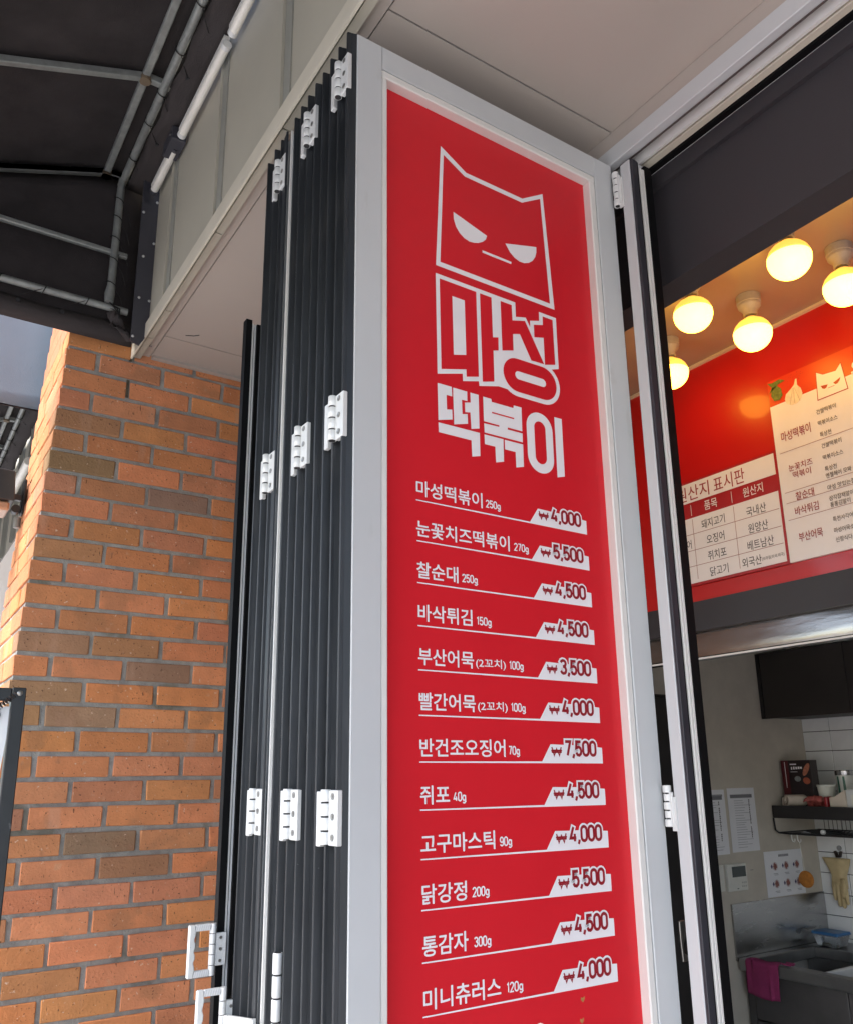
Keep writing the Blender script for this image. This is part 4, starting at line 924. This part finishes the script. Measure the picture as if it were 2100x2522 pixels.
# hanging brown scrubber on a cord
lf=thing('hanging_scrubber','round orange brown scrubber hanging on a cord from the rack hook','scrubber',(3.95,2.66,-.56))
build(MB().lathe([(.002,-.008),(.030,-.007),(.039,-.003),(.040,.002),(.037,.006),(.002,.008)],(3.952,2.640,-.515),22,'x'),'pad',pbr('orange_scrubber',(.42,.16,.025),.8,var=.3,vs=60,bump=.5,bs=200),lf,smooth=True)
build(MB().tube([(3.955,2.655,-.345),(3.954,2.650,-.40),(3.953,2.645,-.475)],.0016,6),'cord',M_PLAST,lf)
# rubber glove on a clip
gl=thing('rubber_glove','pale yellow rubber glove hanging from a clip on the tiles','glove',(4.30,2.68,-.68))
M_GLV=pbr('yellow_rubber',(.56,.44,.24),.55,var=.12,vs=30,bump=.1,bs=60)
def tap(pts,rs,sc=(.55,1,1)):
    m=MB().tube(pts,rs,12); return m
g0=MB()
def gb(u,v):
    w=(.079-.040*min(1,v*1.7)+.010*max(0,v-.5)); t=2*math.pi*u; c=2.683-.004*v
    return (4.293+.014*math.cos(t)*(.7+.6*v*(1-v)*4*.5)+.003*math.sin(5*t)*(1-v),c+w*math.sin(t)+.004*math.sin(4*v+3),-.440-.145*v)
g0.grid(gb,26,12)
gbo=build(g0,'glove_palm',M_GLV,gl,smooth='full',solid=.0015)
for (dy,L,r_) in ((.030,.062,.0105),(.010,.090,.0115),(-.012,.096,.0112),(-.032,.078,.0100)):
    build(MB().tube([(4.291,2.680+dy*.85,-.560),(4.288,2.680+dy*.95,-.585),(4.286,2.679+dy,-.585-L*.5),(4.288,2.678+dy*.98,-.585-L*.92),(4.289,2.678+dy*.95,-.585-L)],[r_*1.05,r_*1.1,r_,r_*.9,r_*.35],12),'glove_finger',M_GLV,gl,smooth='full')
build(MB().tube([(4.284,2.655,-.540),(4.274,2.645,-.575),(4.270,2.652,-.610),(4.272,2.660,-.632)],[.013,.0135,.012,.005],12),'glove_thumb',M_GLV,gl,smooth='full')
cl=thing('wall_clip','dark brown clip on a clear hook holding the rubber glove','clip',(4.30,2.675,-.435))
build(MB().lathe([(.013,0),(.013,-.004)],(4.319,2.673,-.392),18,'x'),'suction_disc',pbr('clear_disc',(.6,.6,.6),.2,trans=.5),cl)
for s in (-1,1): build(MB().prism([(2.674,-.437),(2.674+s*.012,-.437),(2.674+s*.021,-.408),(2.674+s*.013,-.405),(2.674+s*.004,-.425)],'x',4.296,4.312),'clip_jaw',pbr('clip_brown',(.03,.018,.013),.5),cl,bevel=.001)
sk2=thing('adhesive_hook','small clear adhesive hook with blue mark on the tiles','hook',(4.31,2.585,-.42))
build(MB().box(4.314,4.3185,2.560,2.594,-.418,-.383),'pad',pbr('hook_clear',(.55,.58,.62),.3),sk2,bevel=.002)
build(MB().box(4.3125,4.3142,2.572,2.584,-.404,-.394),'mark',pbr('hook_blue',(.05,.06,.25),.5),sk2)
# tall black cupboard seen through the gap beside the post
cb=thing('tall_cupboard','tall black cupboard seen through the gap beside the door post','cupboard',(2.55,2.6,-1.66))
build(MB().box(2.25,2.86,2.40,2.79,-1.66,.315),'carcass',M_CAB,cb)
build(MB().box(2.26,2.85,2.382,2.399,-1.60,.30),'cupboard_door',M_CAB,cb,bevel=.002)
